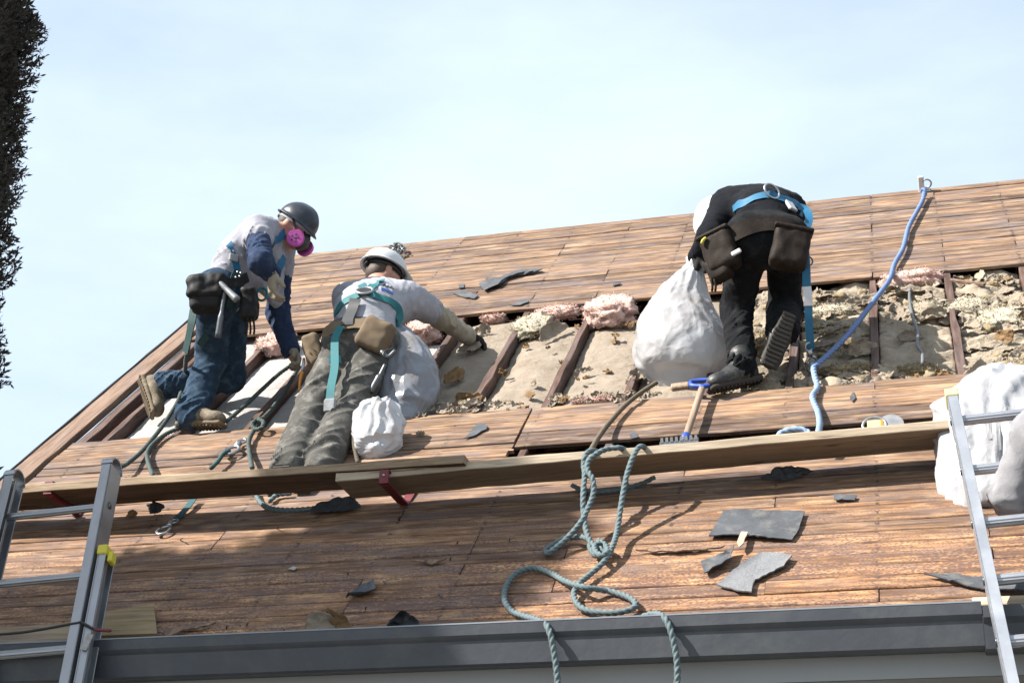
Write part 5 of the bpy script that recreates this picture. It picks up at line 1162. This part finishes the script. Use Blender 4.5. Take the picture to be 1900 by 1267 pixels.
# ---- worker in jeans, black helmet and magenta respirator ------------------------------------
def worker_jeans():
    hipN, hipF = J(400, 550, 7.42), J(430, 545, 7.60); knN, anN = J(392, 668, 7.66), J(357, 765, 7.47); knF, anF = J(428, 700, 7.88), J(292, 716, 7.80)
    mid = J(450, 482, 7.56); shN, shF = J(478, 428, 7.47), J(522, 456, 7.80); elN, wrN = J(484, 486, 7.24), J(503, 506, 7.30); elF, wrF = J(516, 582, 7.86), J(541, 652, 7.83)
    nk = (shN + shF) / 2 + np.array([0.01, 0, 0.03]); hc = J(549, 421, 7.66)
    P = person(anN - [0, 0, 0.1], 'worker in jeans, grey shirt and black helmet with magenta respirator, kneeling at the left')
    fw = (0.80, -0.02, -0.60); up = (0.58, 0.02, 0.81)
    fb = Field(); p, sd, fw, up, ax = head(fb, hc, fw, up)
    fb.cap(nk, p(0, -0.03, -0.06), 0.062, 0.058, k=0.04); torso(fb, hipN, hipF, mid, shN, shF, (0.125, 0.125, 0.14))
    limb(fb, [shN, elN, wrN], [0.05, 0.042, 0.03]); limb(fb, [shF, elF, wrF], [0.05, 0.042, 0.03]); limb(fb, [hipN, knN, anN], [0.08, 0.055, 0.042]); limb(fb, [hipF, knF, anF], [0.08, 0.055, 0.042])
    fb.cap(wrN, wrN + np.array([0.02, 0, -0.06]), 0.027, 0.022); fb.cap(wrF, wrF + nrm(wrF - elF) * 0.06, 0.027, 0.022)
    body_mesh(P, fb)
    fs = Field(); torso(fs, hipN + [0, 0, .02], hipF + [0, 0, .02], mid, shN, shF, (0.155, 0.160, 0.165), 0.74, 0.013)
    belly = J(500, 535, 7.62); fs.cap(mid + (belly - mid) * 0.3, belly, 0.10, 0.055, k=0.05, fold=0.012, wl=0.06)        # shirt hanging away from the belly
    fs.cap(J(512, 480, 7.62), J(512, 560, 7.66), 0.055, 0.035, k=0.05, fold=0.012, wl=0.05)
    fs.cap(shN, shN + (elN - shN) * 0.28, 0.082, 0.083, k=0.03, fold=0.008, wl=0.04); fs.cap(shF, shF + (elF - shF) * 0.35, 0.08, 0.078, k=0.03, fold=0.008, wl=0.04)
    fs.cap(nk, nk + nrm(hc - nk) * 0.025, 0.072, 0.070, k=0.03)
    V, F = fs.mesh(0.008); mk('shirt', V, F, M['shirtg'], P)
    for (a, b, c) in ((shN, elN, wrN), (shF, elF, wrF)):
        f = Field(); f.cap(a + (b - a) * 0.06, b, 0.070, 0.063, k=0.03, fold=0.012, wl=0.035); f.cap(b, c - (c - b) * 0.04, 0.063, 0.050, k=0.03, fold=0.011, wl=0.032); V, F = f.mesh(0.0075); mk('sleeve', V, F, M['shirtn'], P)
    ft = Field(); hcn = (hipN + hipF) / 2
    ft.cap(hipN + [0, 0, .03], hipF + [0, 0, .03], 0.125, 0.12, k=0.05); ft.cap(hcn + [0, 0, .02], mid + (hcn - mid) * 0.6, 0.145, 0.14, k=0.04, flat=0.75, side=hipF - hipN)
    ft.cap(hipN, knN, 0.104, 0.080, k=0.04, fold=0.015, wl=0.065); ft.cap(knN, anN + (anN - knN) * 0.06, 0.080, 0.082, k=0.03, fold=0.015, wl=0.055)
    ft.cap(hipF, knF, 0.100, 0.076, k=0.04, fold=0.015, wl=0.065); ft.cap(knF, anF + (knF - anF) * 0.10, 0.084, 0.074, k=0.03, fold=0.016, wl=0.045)
    V, F = ft.mesh(0.008); mk('trousers', V, F, M['jeans'], P)
    boot(P, anN, J(420, 790, 7.42) - J(330, 792, 7.46), (0, 0.1, 1), M['boot'], M['sole'], 0.04)
    boot(P, anF, J(292, 795, 7.70) - J(264, 705, 7.78), J(330, 716, 7.85) - J(262, 742, 7.70), M['boot'], M['sole'], 0.03)
    g = Field(); hand(g, wrN + np.array([0.008, 0, -0.015]), (0.10, 0.02, -1), (0.55, 0.5, 0.1), (0.4, -0.6, 0), 0.185, 38, 1, 1.08); g.cap(wrN + (elN - wrN) * 0.18, wrN + np.array([0.008, 0, -0.02]), 0.044, 0.036, k=0.02); V, F = g.mesh(0.005); mk('glove', V, F, M['glove'], P)
    g = Field(); hand(g, wrF, wrF - elF + np.array([0.03, 0, 0.03]), (0.2, -0.3, -0.8), (0.8, 0, -0.3), 0.18, 70, 0.6, 1.08); g.cap(wrF + (elF - wrF) * 0.14, wrF, 0.042, 0.036, k=0.02); V, F = g.mesh(0.005); mk('glove', V, F, M['glove'], P)
    hairm(P, hc, ax, M['hair'], up, fw)
    hat(P, p, ax, sd, fw, up, M['hatk'], 0.90, 0.010, bandmat=M['band'], z0=0.028)
    # half mask: rubber cup, straps, two round pleated filters
    R = None; f = Field(); f.ell(p(0, 0.085, -0.055), (0.046, 0.048, 0.052), ax, 0.02); f.cap(p(0, 0.10, -0.02), p(0, 0.095, 0.0), 0.022, 0.012, k=0.02)
    for s in (-1, 1): f.cap(p(s * 0.03, 0.10, -0.058), p(s * 0.066, 0.092, -0.062), 0.022, 0.024, k=0.015)
    V, F = f.mesh(0.006); R = mk('respirator', V, F, M['maskgrey'], P)
    for s in (-1, 1):
        c = p(s * 0.078, 0.090, -0.064); axd = nrm(sd * s + fw * 0.25 - up * 0.1); V, F = cyl(c - axd * 0.012, c + axd * 0.010, 0.050, 30, 0.046); fl = mk('filter_disc', V, F, M['magenta'], R, 'auto')
        for q in range(5):
            e1 = nrm(np.cross(axd, up)); e2 = np.cross(axd, e1); a = q * 1.257; cc = c + axd * 0.0105 + (math.cos(a) * e1 + math.sin(a) * e2) * 0.020; V, F = cyl(cc, cc + axd * 0.0012, 0.0048, 10); mk('filter_slot', V, F, M['ink'], R)
    C = spline([p(0.07, 0.07, -0.05), p(0.088, 0.02, -0.035), p(0.084, -0.04, -0.03), p(0.05, -0.09, -0.03)], 0.01)
    for s in (1, -1):
        Cs = spline([p(s * 0.05, 0.09, -0.04), p(s * 0.082, 0.045, -0.01), p(s * 0.089, 0.005, 0.022), p(s * 0.085, -0.04, 0.03)], 0.01); N_ = fb.grad(Cs); V, F = ribbon(Cs, N_, 0.014, 0.003); mk('head_strap', V, F, M['maskgrey'], R, False)
        Cs = spline([p(s * 0.05, 0.085, -0.075), p(s * 0.070, 0.03, -0.085), p(s * 0.064, -0.03, -0.075), p(s * 0.03, -0.08, -0.06)], 0.01); N_ = fb.grad(Cs); V, F = ribbon(Cs, N_, 0.012, 0.003); mk('neck_strap', V, F, M['maskgrey'], R, False)
    eyes(p, sd, fw, up, P)
    # harness
    H = mk('safety_harness', *cyl(fs.hit(432, 468) - [0, 0, .01], fs.hit(432, 468) + [0, 0, .01], 0.012), M['steel'], P)
    fa = Field(); fa.p = fs.p + ft.p
    for px, m_ in (([(425, 452), (432, 472), (437, 492), (440, 503)], 'bluew'), ([(527, 431), (516, 444), (506, 456), (499, 468)], 'bluew'), ([(527, 476), (521, 490), (512, 506), (503, 520)], 'bluew'), ([(440, 503), (432, 520), (428, 545), (424, 570)], 'greenw'), ([(384, 622), (372, 640), (358, 655)], 'greenw')):
        strap_on(fa, px, H, M[m_], 'webbing_strap')
    for (u, v) in ((432, 479),):
        q = fa.hit(u, v); N_ = fa.grad(q[None])[0]; V, F = boxg(q + N_ * 0.010, (0.026, 0.020, 0.008), [nrm(np.cross([0, 0, 1], N_)), nrm(np.cross(N_, np.cross([0, 0, 1], N_))), N_], 0.004); mk('pad_buckle', V, F, M['band'], H, False)
    L_ = [J(362, 566, 7.36), J(356, 600, 7.36), J(350, 630, 7.40), J(344, 655, 7.44)]; C = spline(L_, 0.012); V, F = ribbon(C, np.repeat(nrm(np.array([-0.2, -1, 0.2]))[None], len(C), 0), 0.052, 0.007); mk('lanyard', V, F, M['greenw'], H, 'auto')
    C = spline([J(462, 600, 7.5), J(466, 580, 7.45), J(470, 550, 7.5)], 0.012)
    V, F = torus(J(486, 546, 7.5), 0.028, 0.007, (0.3, -1, 0.2), (0, 0, 1), 1.4); mk('side_ring', V, F, M['teal'], H)
    # tool belt
    B = strap_on(fa, [(386, 512), (405, 522), (425, 526), (445, 522), (458, 514)], P, M['leatherb'], 'tool_belt', 0.055, 0.006)
    vx = nrm(J(400, 530, 7.4) - J(360, 530, 7.4)); ax2 = rotax(nrm(np.array([0.93, 0.25, 0.05])), (0, 0, 1))
    pouch(B, J(386, 536, 7.30), (0.105, 0.075, 0.075), ax2, M['leatherb'], fold=0.014, flap=False); pouch(B, J(383, 562, 7.30), (0.085, 0.06, 0.05), ax2, M['leatherb'], flap=False)
    pouch(B, J(462, 565, 7.42), (0.045, 0.05, 0.09), ax2, M['leatherb'], fold=0.010, flap=False); 
    for du in (-4, 5, 12): V, F = tube([J(458 + du, 590, 7.40), J(460 + du, 610, 7.40), J(459 + du, 620, 7.41)], 0.006, 6); mk('belt_strap', V, F, M['leatherd'], B)
    for du, dv in ((0, 0), (4, 8), (-3, 10), (6, 2)): V, F = cyl(J(441 + du, 505 + dv, 7.29), J(441 + du, 505 + dv, 7.29) + np.array([0, -0.006, 0]), 0.005, 10); mk('rivet', V, F, M['steel'], B)
    # hammer hanging at the hip
    Hm = empty('hammer', J(402, 625, 7.27), 'steel hammer with long handle hanging at the hip of the worker in jeans', 'hammer')
    V, F = tube([J(417, 540, 7.27), J(411, 580, 7.265), J(404, 626, 7.27)], lambda f: 0.010 + 0.006 * (f > 0.5), 12, 0.02); mk('handle', V, F, M['darksteel'], Hm)
    a_, b_ = J(407, 524, 7.26), J(440, 556, 7.26); dd = nrm(b_ - a_); V, F = tube([a_, a_ + dd * 0.045, a_ + (b_ - a_) * 0.45, a_ + (b_ - a_) * 0.7, b_], lambda f: 0.016 if f < 0.3 else 0.011 + 0.010 * f, 12, 0.01); mk('hammer_head', V, F, M['greymet'], Hm)
def rotax(x, z):
    x = nrm(x); z = nrm(np.asarray(z, float) - x * (np.asarray(z, float) @ x)); return np.array([x, np.cross(z, x), z])

# ---- kneeling worker with white shirt and white helmet ----------------------------------------
def worker_white():
    hipL, hipR = J(642, 640, 7.58), J(700, 645, 7.58); knL, anL = J(588, 752, 7.34), J(540, 858, 6.98); knR, anR = J(648, 762, 7.32), J(598, 860, 6.97)
    mid = J(686, 575, 7.74); shL, shR = J(643, 553, 7.93), J(765, 556, 7.93); elR, wrR = J(820, 590, 8.12), J(866, 622, 8.30); elL, wrL = J(660, 610, 8.12), J(700, 640, 8.3)
    nk = (shL + shR) / 2 + np.array([0.01, 0.0, 0.03]); hc = J(713, 509, 8.09)
    P = person(anL - [0, 0, .1], 'kneeling worker in white shirt, olive trousers and white helmet, seen from behind')
    fb = Field(); p, sd, fw, up, ax = head(fb, hc, (0.66, 0.68, -0.30), (0.12, 0.30, 0.94))
    fb.cap(nk, p(0, -0.03, -0.06), 0.06, 0.058, k=0.04); torso(fb, hipL, hipR, mid, shL, shR, (0.125, 0.13, 0.14))
    for a in ((shL, elL, wrL), (shR, elR, wrR)): limb(fb, a, [0.05, 0.042, 0.03])
    for a in ((hipL, knL, anL), (hipR, knR, anR)): limb(fb, a, [0.08, 0.055, 0.042])
    fb.cap(wrR, wrR + nrm(wrR - elR) * 0.06, 0.027, 0.022); body_mesh(P, fb)
    fs = Field(); torso(fs, hipL + [0, .03, .04], hipR + [0, .03, .04], mid, shL, shR, (0.165, 0.178, 0.188), 0.75, 0.012)
    fs.cap(shR, shR + (elR - shR) * 0.55, 0.090, 0.082, k=0.04, fold=0.010, wl=0.045); fs.cap(shL, shL + (elL - shL) * 0.6, 0.088, 0.08, k=0.04, fold=0.01, wl=0.045)
    fs.cap(nk - [0, 0, .02], nk + nrm(hc - nk) * 0.03, 0.075, 0.070, k=0.04); fs.cap(shR + (mid - shR) * 0.2, mid + (shR - mid) * 0.3 - [0, 0, 0.05], 0.10, 0.08, k=0.05, fold=0.012, wl=0.05)
    V, F = fs.mesh(0.008); mk('shirt', V, F, M['shirtw'], P)
    for (a, b, c) in ((shR, elR, wrR), (shL, elL, wrL)):
        f = Field(); f.cap(a + (b - a) * 0.3, b, 0.068, 0.060, k=0.03, fold=0.012, wl=0.045); f.cap(b, c, 0.060, 0.047, k=0.03, fold=0.012, wl=0.04); V, F = f.mesh(0.0075); mk('sleeve', V, F, M['sleevec'], P)
    ft = Field(); ft.cap(hipL + [0, 0, .02], hipR + [0, 0, .02], 0.13, 0.13, k=0.05); ft.cap((hipL + hipR) / 2, mid + ((hipL + hipR) / 2 - mid) * 0.55, 0.15, 0.145, k=0.04, flat=0.78, side=hipR - hipL)
    for (h, k_, a) in ((hipL, knL, anL), (hipR, knR, anR)):
        ft.cap(h, k_, 0.116, 0.100, k=0.025, fold=0.019, wl=0.10); ft.cap(k_, a + (a - k_) * 0.1, 0.100, 0.086, k=0.025, fold=0.020, wl=0.085)
    V, F = ft.mesh(0.008); mk('trousers', V, F, M['khaki'], P)
    for a, k_ in ((anL, knL), (anR, knR)): boot(P, a + nrm(a - k_) * 0.10 - EN * 0.03, a - k_, -EN, M['boot'], M['soled'], 0.0)
    g = Field(); hand(g, wrR, wrR - elR + np.array([0.05, 0.03, -0.02]), (0, -0.2, -1), (-0.2, 1, 0), 0.185, 40, 1, 1.1); g.cap(wrR + (elR - wrR) * 0.05, wrR, 0.042, 0.036, k=0.02); V, F = g.mesh(0.005); mk('glove', V, F, M['gloved'], P)
    f = Field(); f.cap(wrR + (elR - wrR) * 0.06, wrR + (wrR - elR) * 0.06, 0.056, 0.052, k=0.02); V, F = f.mesh(0.006); mk('glove_cuff', V, F, M['sleevec'], P)
    hairm(P, hc, ax, M['hairb'], up, fw); hat(P, p, ax, sd, fw, up, M['hatw'], 0.98, 0.045)
    f = Field(); f.cap(p(0.070, 0.03, 0.0), p(0.082, -0.02, 0.008), 0.004, k=0.004); f.cap(p(-0.070, 0.03, 0.0), p(-0.082, -0.02, 0.008), 0.004, k=0.004)
    f.box(p(0.034, 0.098, -0.004), (0.028, 0.004, 0.020), ax, 0.003, 0.004); f.box(p(-0.034, 0.098, -0.004), (0.028, 0.004, 0.020), ax, 0.003, 0.004); f.cap(p(0.06, 0.09, 0.0), p(0.072, 0.03, 0.002), 0.005, k=0.004); f.cap(p(-0.01, 0.102, 0.0), p(0.01, 0.102, 0.0), 0.003, k=0.004)
    V, F = f.mesh(0.004); mk('safety_glasses', V, F, M['blackp'], P)
    # harness: crossing straps and ring between the shoulders
    fa = Field(); fa.p = fs.p + ft.p
    q = fs.hit(677, 543); N_ = fs.grad(q[None])[0]
    H = mk('safety_harness', *torus(q + N_ * 0.014, 0.036, 0.007, nrm(N_ + [0, -0.2, 0.5]), (1, 0, 0), 1.25), M['steel'], P)
    for px in ([(668, 516), (671, 528), (677, 543)], [(708, 520), (695, 530), (681, 542)], [(677, 543), (655, 553), (636, 562), (620, 585), (608, 600)], [(681, 543), (705, 553), (725, 560), (740, 575), (742, 590), (735, 600)]): strap_on(fa, px, H, M['teal'], 'webbing_strap', 0.046)
    ax2 = np.array([nrm(np.cross([0, 0, 1], N_)), nrm(np.cross(N_, np.cross([0, 0, 1], N_))), N_])
    V, F = boxg(q + N_ * 0.008, (0.034, 0.028, 0.006), ax2, 0.004); mk('back_pad', V, F, M['blackp'], H, False)
    # lanyard: shock pack then webbing down to the buckle
    fp = [fa.hit(660, 560), fa.hit(652, 585), fa.hit(644, 606)]
    strap_on(fa, None, H, M['maskgrey'], 'shock_pack', 0.062, 0.016, pts3=[fp[0], fp[1], fp[2]])
    L_ = [fa.hit(636, 612) , fa.hit(628, 640), J(621, 680, 7.28), J(615, 715, 7.21), J(612, 742, 7.18)]; L_[0] = L_[0] + np.array([0, -0.03, 0.01]); L_[1] = L_[1] + np.array([0, -0.05, 0.01])
    C = spline(L_, 0.012); V, F = ribbon(C, np.repeat(nrm(np.array([0.1, -1, 0.3]))[None], len(C), 0), 0.042, 0.004); mk('lanyard', V, F, M['teal'], H, 'auto')
    V, F = boxg(J(612, 752, 7.16), (0.032, 0.010, 0.036), None, 0.008); mk('rope_grab', V, F, M['greymet'], H, False)
    strap_on(fa, [(595, 650), (610, 668), (632, 668)], H, M['teal'], 'leg_strap', 0.046)
    for nm, pts in (('left', ((601, 762, 7.22), (592, 780, 7.18), (587, 805, 7.12), (592, 835, 7.08), (596, 860, 7.05))), ('right', ((622, 760, 7.22), (645, 775, 7.18), (654, 800, 7.12), (658, 830, 7.06), (664, 858, 7.0)))):
        rope([J(*a) for a in pts], 'rope_t', 'tan rope hanging over the %s calf of the kneeling worker' % nm, 0.0105, 0.05)
    B = strap_on(fa, [(600, 622), (615, 612), (640, 604), (665, 602), (690, 604), (715, 612)], P, M['leather'], 'tool_belt', 0.07, 0.008)
    pouch(B, J(697, 622, 7.42), (0.085, 0.05, 0.085), rotax((1, 0.1, -0.5), (0.5, 0, 1)), M['leather'], flap=False); pouch(B, J(583, 655, 7.55), (0.045, 0.075, 0.095), rotax((1, 0.4, 0.4), (-0.35, 0, 1)), M['leather'], flap=False)
    pouch(B, J(612, 645, 7.46), (0.04, 0.04, 0.06), rotax((1, 0, 0.1), (-0.1, 0, 1)), M['khaki'], flap=False)
    Hm = empty('hammer', J(688, 728, 7.36), 'hammer with dark handle hanging at the kneeling worker\'s right thigh', 'hammer')
    V, F = tube([J(715, 676, 7.36), J(702, 702, 7.35), J(688, 728, 7.35)], lambda f: 0.010 + 0.008 * (f > 0.4), 12, 0.01); mk('handle', V, F, M['darksteel'], Hm)
    V, F = tube([J(708, 652, 7.35), J(720, 662, 7.35), J(734, 650, 7.36)], lambda f: 0.014 - 0.004 * f, 10, 0.01); mk('hammer_head', V, F, M['darksteel'], Hm); V, F = torus(J(722, 655, 7.35), 0.022, 0.003, (0.6, -1, 0.2), (1, 0, .6), 1.6); mk('wire_loop', V, F, M['darksteel'], Hm)
    K = empty('utility_knife', J(558, 690, 7.5), 'small knife with orange handle at the kneeling worker\'s left hip', 'knife'); V, F = tube([J(564, 665, 7.5), J(561, 690, 7.48)], 0.008, 8); mk('blade', V, F, M['steel'], K); V, F = tube([J(561, 690, 7.48), J(557, 705, 7.47), J(555, 725, 7.46)], lambda f: 0.010 - 0.005 * f, 8, 0.01); mk('handle', V, F, M['orange'], K)
    # printed mark on the back of the shirt: a script word over a blue bar
    for pxl, m_, w in (([(711, 531), (714, 527), (716, 533)], 'ink', 0.006), ([(718, 533), (720, 528), (722, 534)], 'ink', 0.006), ([(724, 535), (726, 531), (729, 537)], 'ink', 0.006), ([(708, 537), (720, 540), (729, 545)], 'inkb', 0.022)): strap_on(fs, pxl, P, M[m_], 'shirt_print', w, 0.0015)

# ---- worker in black, bending over the big bag -------------------------------------------------
def worker_black():
    hipL, hipR = J(1392, 450, 7.46), J(1456, 455, 7.50); knL, anL = J(1366, 578, 7.66), J(1378, 682, 7.47); knR, anR = J(1456, 572, 7.82), J(1452, 612, 7.53)
    mid = J(1424, 392, 7.66); shL, shR = J(1347, 378, 7.82), J(1468, 392, 7.86); elL, wrL = J(1318, 438, 7.72), J(1294, 476, 7.80); elR, wrR = J(1440, 470, 8.05), J(1370, 500, 8.05)
    nk = (shL + shR) / 2 + np.array([-0.02, 0.05, 0]); hc = J(1340, 412, 7.95)
    P = person(anL - [0, 0, .1], 'worker in black clothes and white helmet bending over the large white bag')
    fb = Field(); p, sd, fw, up, ax = head(fb, hc, (-0.25, 0.15, -0.95), (-0.95, 0.05, 0.2))
    fb.cap(nk, p(0, -0.03, -0.06), 0.06, 0.058, k=0.04); torso(fb, hipL, hipR, mid, shL, shR, (0.125, 0.13, 0.14))
    for a in ((shL, elL, wrL), (shR, elR, wrR)): limb(fb, a, [0.05, 0.042, 0.03])
    for a in ((hipL, knL, anL), (hipR, knR, anR)): limb(fb, a, [0.08, 0.055, 0.042])
    body_mesh(P, fb)
    fs = Field(); torso(fs, hipL + [0, .02, .03], hipR + [0, .02, .03], mid, shL, shR, (0.140, 0.145, 0.155), 0.80, 0.012)
    for (a, b, c) in ((shL, elL, wrL), (shR, elR, wrR)): fs.cap(a, b, 0.080, 0.066, k=0.05, fold=0.010, wl=0.04); fs.cap(b, c, 0.066, 0.050, k=0.03, fold=0.009, wl=0.035)
    fs.cap(nk, nk + nrm(hc - nk) * 0.05, 0.075, 0.068, k=0.04); V, F = fs.mesh(0.008); mk('shirt', V, F, M['shirtk'], P)
    ft = Field(); ft.cap(hipL + [0, 0, .03], hipR + [0, 0, .03], 0.13, 0.13, k=0.05); ft.cap((hipL + hipR) / 2, mid + ((hipL + hipR) / 2 - mid) * 0.6, 0.15, 0.145, k=0.04, flat=0.78, side=hipR - hipL)
    ft.cap(hipL, knL, 0.100, 0.076, k=0.03, fold=0.014, wl=0.055); ft.cap(knL, anL - (knL - anL) * 0.02, 0.076, 0.068, k=0.03, fold=0.016, wl=0.04)
    ft.cap(hipR, knR, 0.100, 0.078, k=0.03, fold=0.014, wl=0.055); ft.cap(knR, anR, 0.088, 0.080, k=0.03, fold=0.014, wl=0.04)
    V, F = ft.mesh(0.008); mk('trousers', V, F, M['blackt'], P)
    boot(P, anL, J(1322, 722, 7.36) - J(1398, 706, 7.48), (0, 0.05, 1), M['bootk'], M['soled'], 0.06)
    boot(P, anR, J(1424, 688, 7.56) - J(1462, 596, 7.54), J(1445, 600, 7.9) - J(1445, 620, 7.5), M['bootk'], M['soled'], 0.04)
    g = Field(); hand(g, wrL, J(1280, 498, 7.78) - wrL + np.array([0, 0, -0.05]), (0.5, 0.6, -0.2), (0.8, -0.3, 0.4), 0.185, 75, 0.6, 1.12); g.cap(wrL + (elL - wrL) * 0.1, wrL, 0.045, 0.036, k=0.02); V, F = g.mesh(0.005); mk('glove', V, F, M['gloved'], P)
    g = Field(); hand(g, wrR, (-1, -0.3, -0.2), (0, -0.5, -1), (0, 1, 0), 0.185, 60, 1, 1.12); V, F = g.mesh(0.006); mk('glove', V, F, M['gloved'], P)
    hairm(P, hc, ax, M['hair'], up, fw); hat(P, p, ax, sd, fw, up, M['hatw'], 0.98, 0.045)
    fa = Field(); fa.p = fs.p + ft.p
    q = fs.hit(1432, 358); q = fs.hit(1432, 364) if q is None else q; N_ = fs.grad(q[None])[0]
    H = mk('safety_harness', *torus(q + N_ * 0.015, 0.034, 0.006, nrm(N_ + [0.6, -0.3, 0]), (1, 0, -1), 1.3), M['steel'], P)
    for px in ([(1362, 390), (1380, 378), (1405, 366), (1432, 362)], [(1432, 362), (1455, 370), (1478, 380), (1490, 395)]): strap_on(fa, px, H, M['bluew'], 'webbing_strap', 0.046)
    c = fa.hit(1464, 385); N2 = fa.grad(c[None])[0]; d2 = nrm(fa.hit(1473, 400) - fa.hit(1456, 374)); V, F = boxg(c + N2 * 0.014, (0.055, 0.026, 0.010), [d2, np.cross(N2, d2), N2], 0.006); mk('shock_pack', V, F, M['band'], H, False)
    C = spline([fa.hit(1478, 383), J(1494, 388, 7.62), J(1501, 402, 7.56), J(1498, 418, 7.52), J(1488, 420, 7.5)], 0.01); V, F = ribbon(C, np.repeat(nrm(np.array([0.3, -1, 0.2]))[None], len(C), 0), 0.04, 0.004); mk('lanyard_loop', V, F, M['bluew'], H, 'auto')
    L_ = [J(1494, 468, 7.40), J(1496, 500, 7.40), J(1497, 540, 7.42)]; C = spline(L_, 0.015); nn = np.repeat(nrm(np.array([0.15, -1, 0.2]))[None], 200, 0)
    V, F = ribbon(C, nn[:len(C)], 0.040, 0.004); mk('lanyard', V, F, M['bluew'], H, 'auto')
    C = spline([J(1497, 533, 7.415), J(1499, 552, 7.42), J(1500, 568, 7.43)], 0.01); V, F = ribbon(C, nn[:len(C)], 0.042, 0.007); mk('lanyard_label', V, F, M['hatw'], H, 'auto')
    C = spline([J(1500, 562, 7.43), J(1501, 600, 7.46), J(1503, 630, 7.50), J(1504, 650, 7.54)], 0.015); V, F = ribbon(C, nn[:len(C)], 0.038, 0.004); mk('lanyard', V, F, M['bluew'], H, 'auto')
    V, F = torus(J(1498, 485, 7.40), 0.028, 0.004, (0.1, -1, 0.2), (1, 0, 0), 0.9); mk('side_ring', V, F, M['darksteel'], H)
    a_ = J(1504, 662, 7.56); snap('snap_hook', a_, J(1508, 680, 7.6) - J(1503, 650, 7.54), (0.4, -1, 0), 'steel snap hook joining blue lanyard and blue ropes', 0.13)
    B = strap_on(fa, [(1360, 436), (1375, 428), (1395, 420), (1420, 417), (1445, 418), (1470, 425), (1484, 434)], P, M['leatherd'], 'tool_belt', 0.085, 0.010)
    pouch(B, J(1338, 468, 7.38), (0.085, 0.055, 0.105), rotax((0.95, -0.25, 0.28), (-0.12, 0, 1)), M['leatherd']); pouch(B, J(1466, 462, 7.36), (0.092, 0.055, 0.105), rotax((0.95, 0.2, -0.22), (0.05, 0, 1)), M['leatherd'])
    pouch(B, J(1334, 500, 7.38), (0.06, 0.04, 0.06), rotax((0.95, -0.25, 0.28), (-0.12, 0, 1)), M['leatherd'], flap=False)
    for du in (0, 6): V, F = tube([J(1318 + du, 515, 7.36), J(1322 + du, 530, 7.36), J(1321 + du, 541, 7.37)], 0.006, 6); mk('belt_strap', V, F, M['leatherd'], B)
    V, F = tube([J(1302, 452, 7.33), J(1304, 446, 7.33), J(1310, 441, 7.33)], 0.007, 8); mk('tape_edge', V, F, M['yplastic'], B)
    c = J(1366, 468, 7.30); V, F = boxg(c, (0.026, 0.006, 0.012), rotax((0.9, 0, 0.4), (-0.4, 0, 1)), 0.005); mk('white_tag', V, F, M['hatw'], B, False)

# ---- person in grey at the right edge, climbing with the sack ----------------------------------
def worker_grey():
    el = J(1876, 920, 5.80); sh = J(1925, 800, 5.70); wr = J(1990, 930, 6.05); shO = sh + np.array([0.38, 0.0, 0.0]); hip = sh + np.array([0.12, -0.10, -0.52]); hip2 = hip + np.array([0.2, 0, 0]); mid = (hip + hip2 + sh + shO) / 4 + np.array([0, 0, 0.02])
    kn = hip + np.array([0, 0.12, -0.42]); an = kn + np.array([0, -0.08, -0.42]); kn2 = hip2 + np.array([0, 0.2, -0.30]); an2 = kn2 + np.array([0, -0.1, -0.42])
    P = person(an, 'person in grey sweatshirt at the right edge, only the bent elbow in view'); hc = (sh + shO) / 2 + np.array([0, 0.03, 0.24]); fb = Field(); p, sd, fw, up, ax = head(fb, hc, (0, 1, 0.1), (0, -0.1, 1))
    fb.cap((sh + shO) / 2, p(0, -0.03, -0.06), 0.06, 0.058, k=0.04); torso(fb, hip, hip2, mid, sh, shO, (0.125, 0.13, 0.14)); wr2 = shO + np.array([0.02, 0.4, -0.3]); el2 = shO + np.array([0.08, 0.12, -0.26])
    for a in ((sh, el, wr), (shO, el2, wr2)): limb(fb, a, [0.05, 0.042, 0.03])
    for a in ((hip, kn, an), (hip2, kn2, an2)): limb(fb, a, [0.08, 0.055, 0.042])
    body_mesh(P, fb); fs = Field(); torso(fs, hip, hip2, mid, sh, shO, (0.155, 0.16, 0.17), 0.74, 0.012)
    for a, b, c in ((sh, el, wr), (shO, el2, wr2)): fs.cap(a, b, 0.085, 0.072, k=0.05, fold=0.014, wl=0.05); fs.cap(b, c, 0.072, 0.05, k=0.03, fold=0.013, wl=0.045)
    V, F = fs.mesh(0.008); mk('sweatshirt', V, F, M['greyc'], P); ft = Field(); ft.cap(hip, hip2, 0.13, 0.13, k=0.05)
    for a, b, c in ((hip, kn, an), (hip2, kn2, an2)): ft.cap(a, b, 0.11, 0.085, k=0.04, fold=0.014); ft.cap(b, c, 0.085, 0.075, k=0.03, fold=0.014)
    V, F = ft.mesh(0.010); mk('trousers', V, F, M['jeans'], P); hairm(P, hc, ax, M['hair'], up, fw)
    for a in (an, an2): boot(P, a, (0, 1, 0), (0, 0, 1), M['bootk'], M['soled'], 0.05)
    for w, e in ((wr, el), (wr2, el2)): g = Field(); hand(g, w, w - e, (0, -0.3, -1), (-1, 0, 0), 0.185, 50); V, F = g.mesh(0.006); mk('glove', V, F, M['gloved'], P)
worker_jeans(); worker_white(); worker_black(); worker_grey()
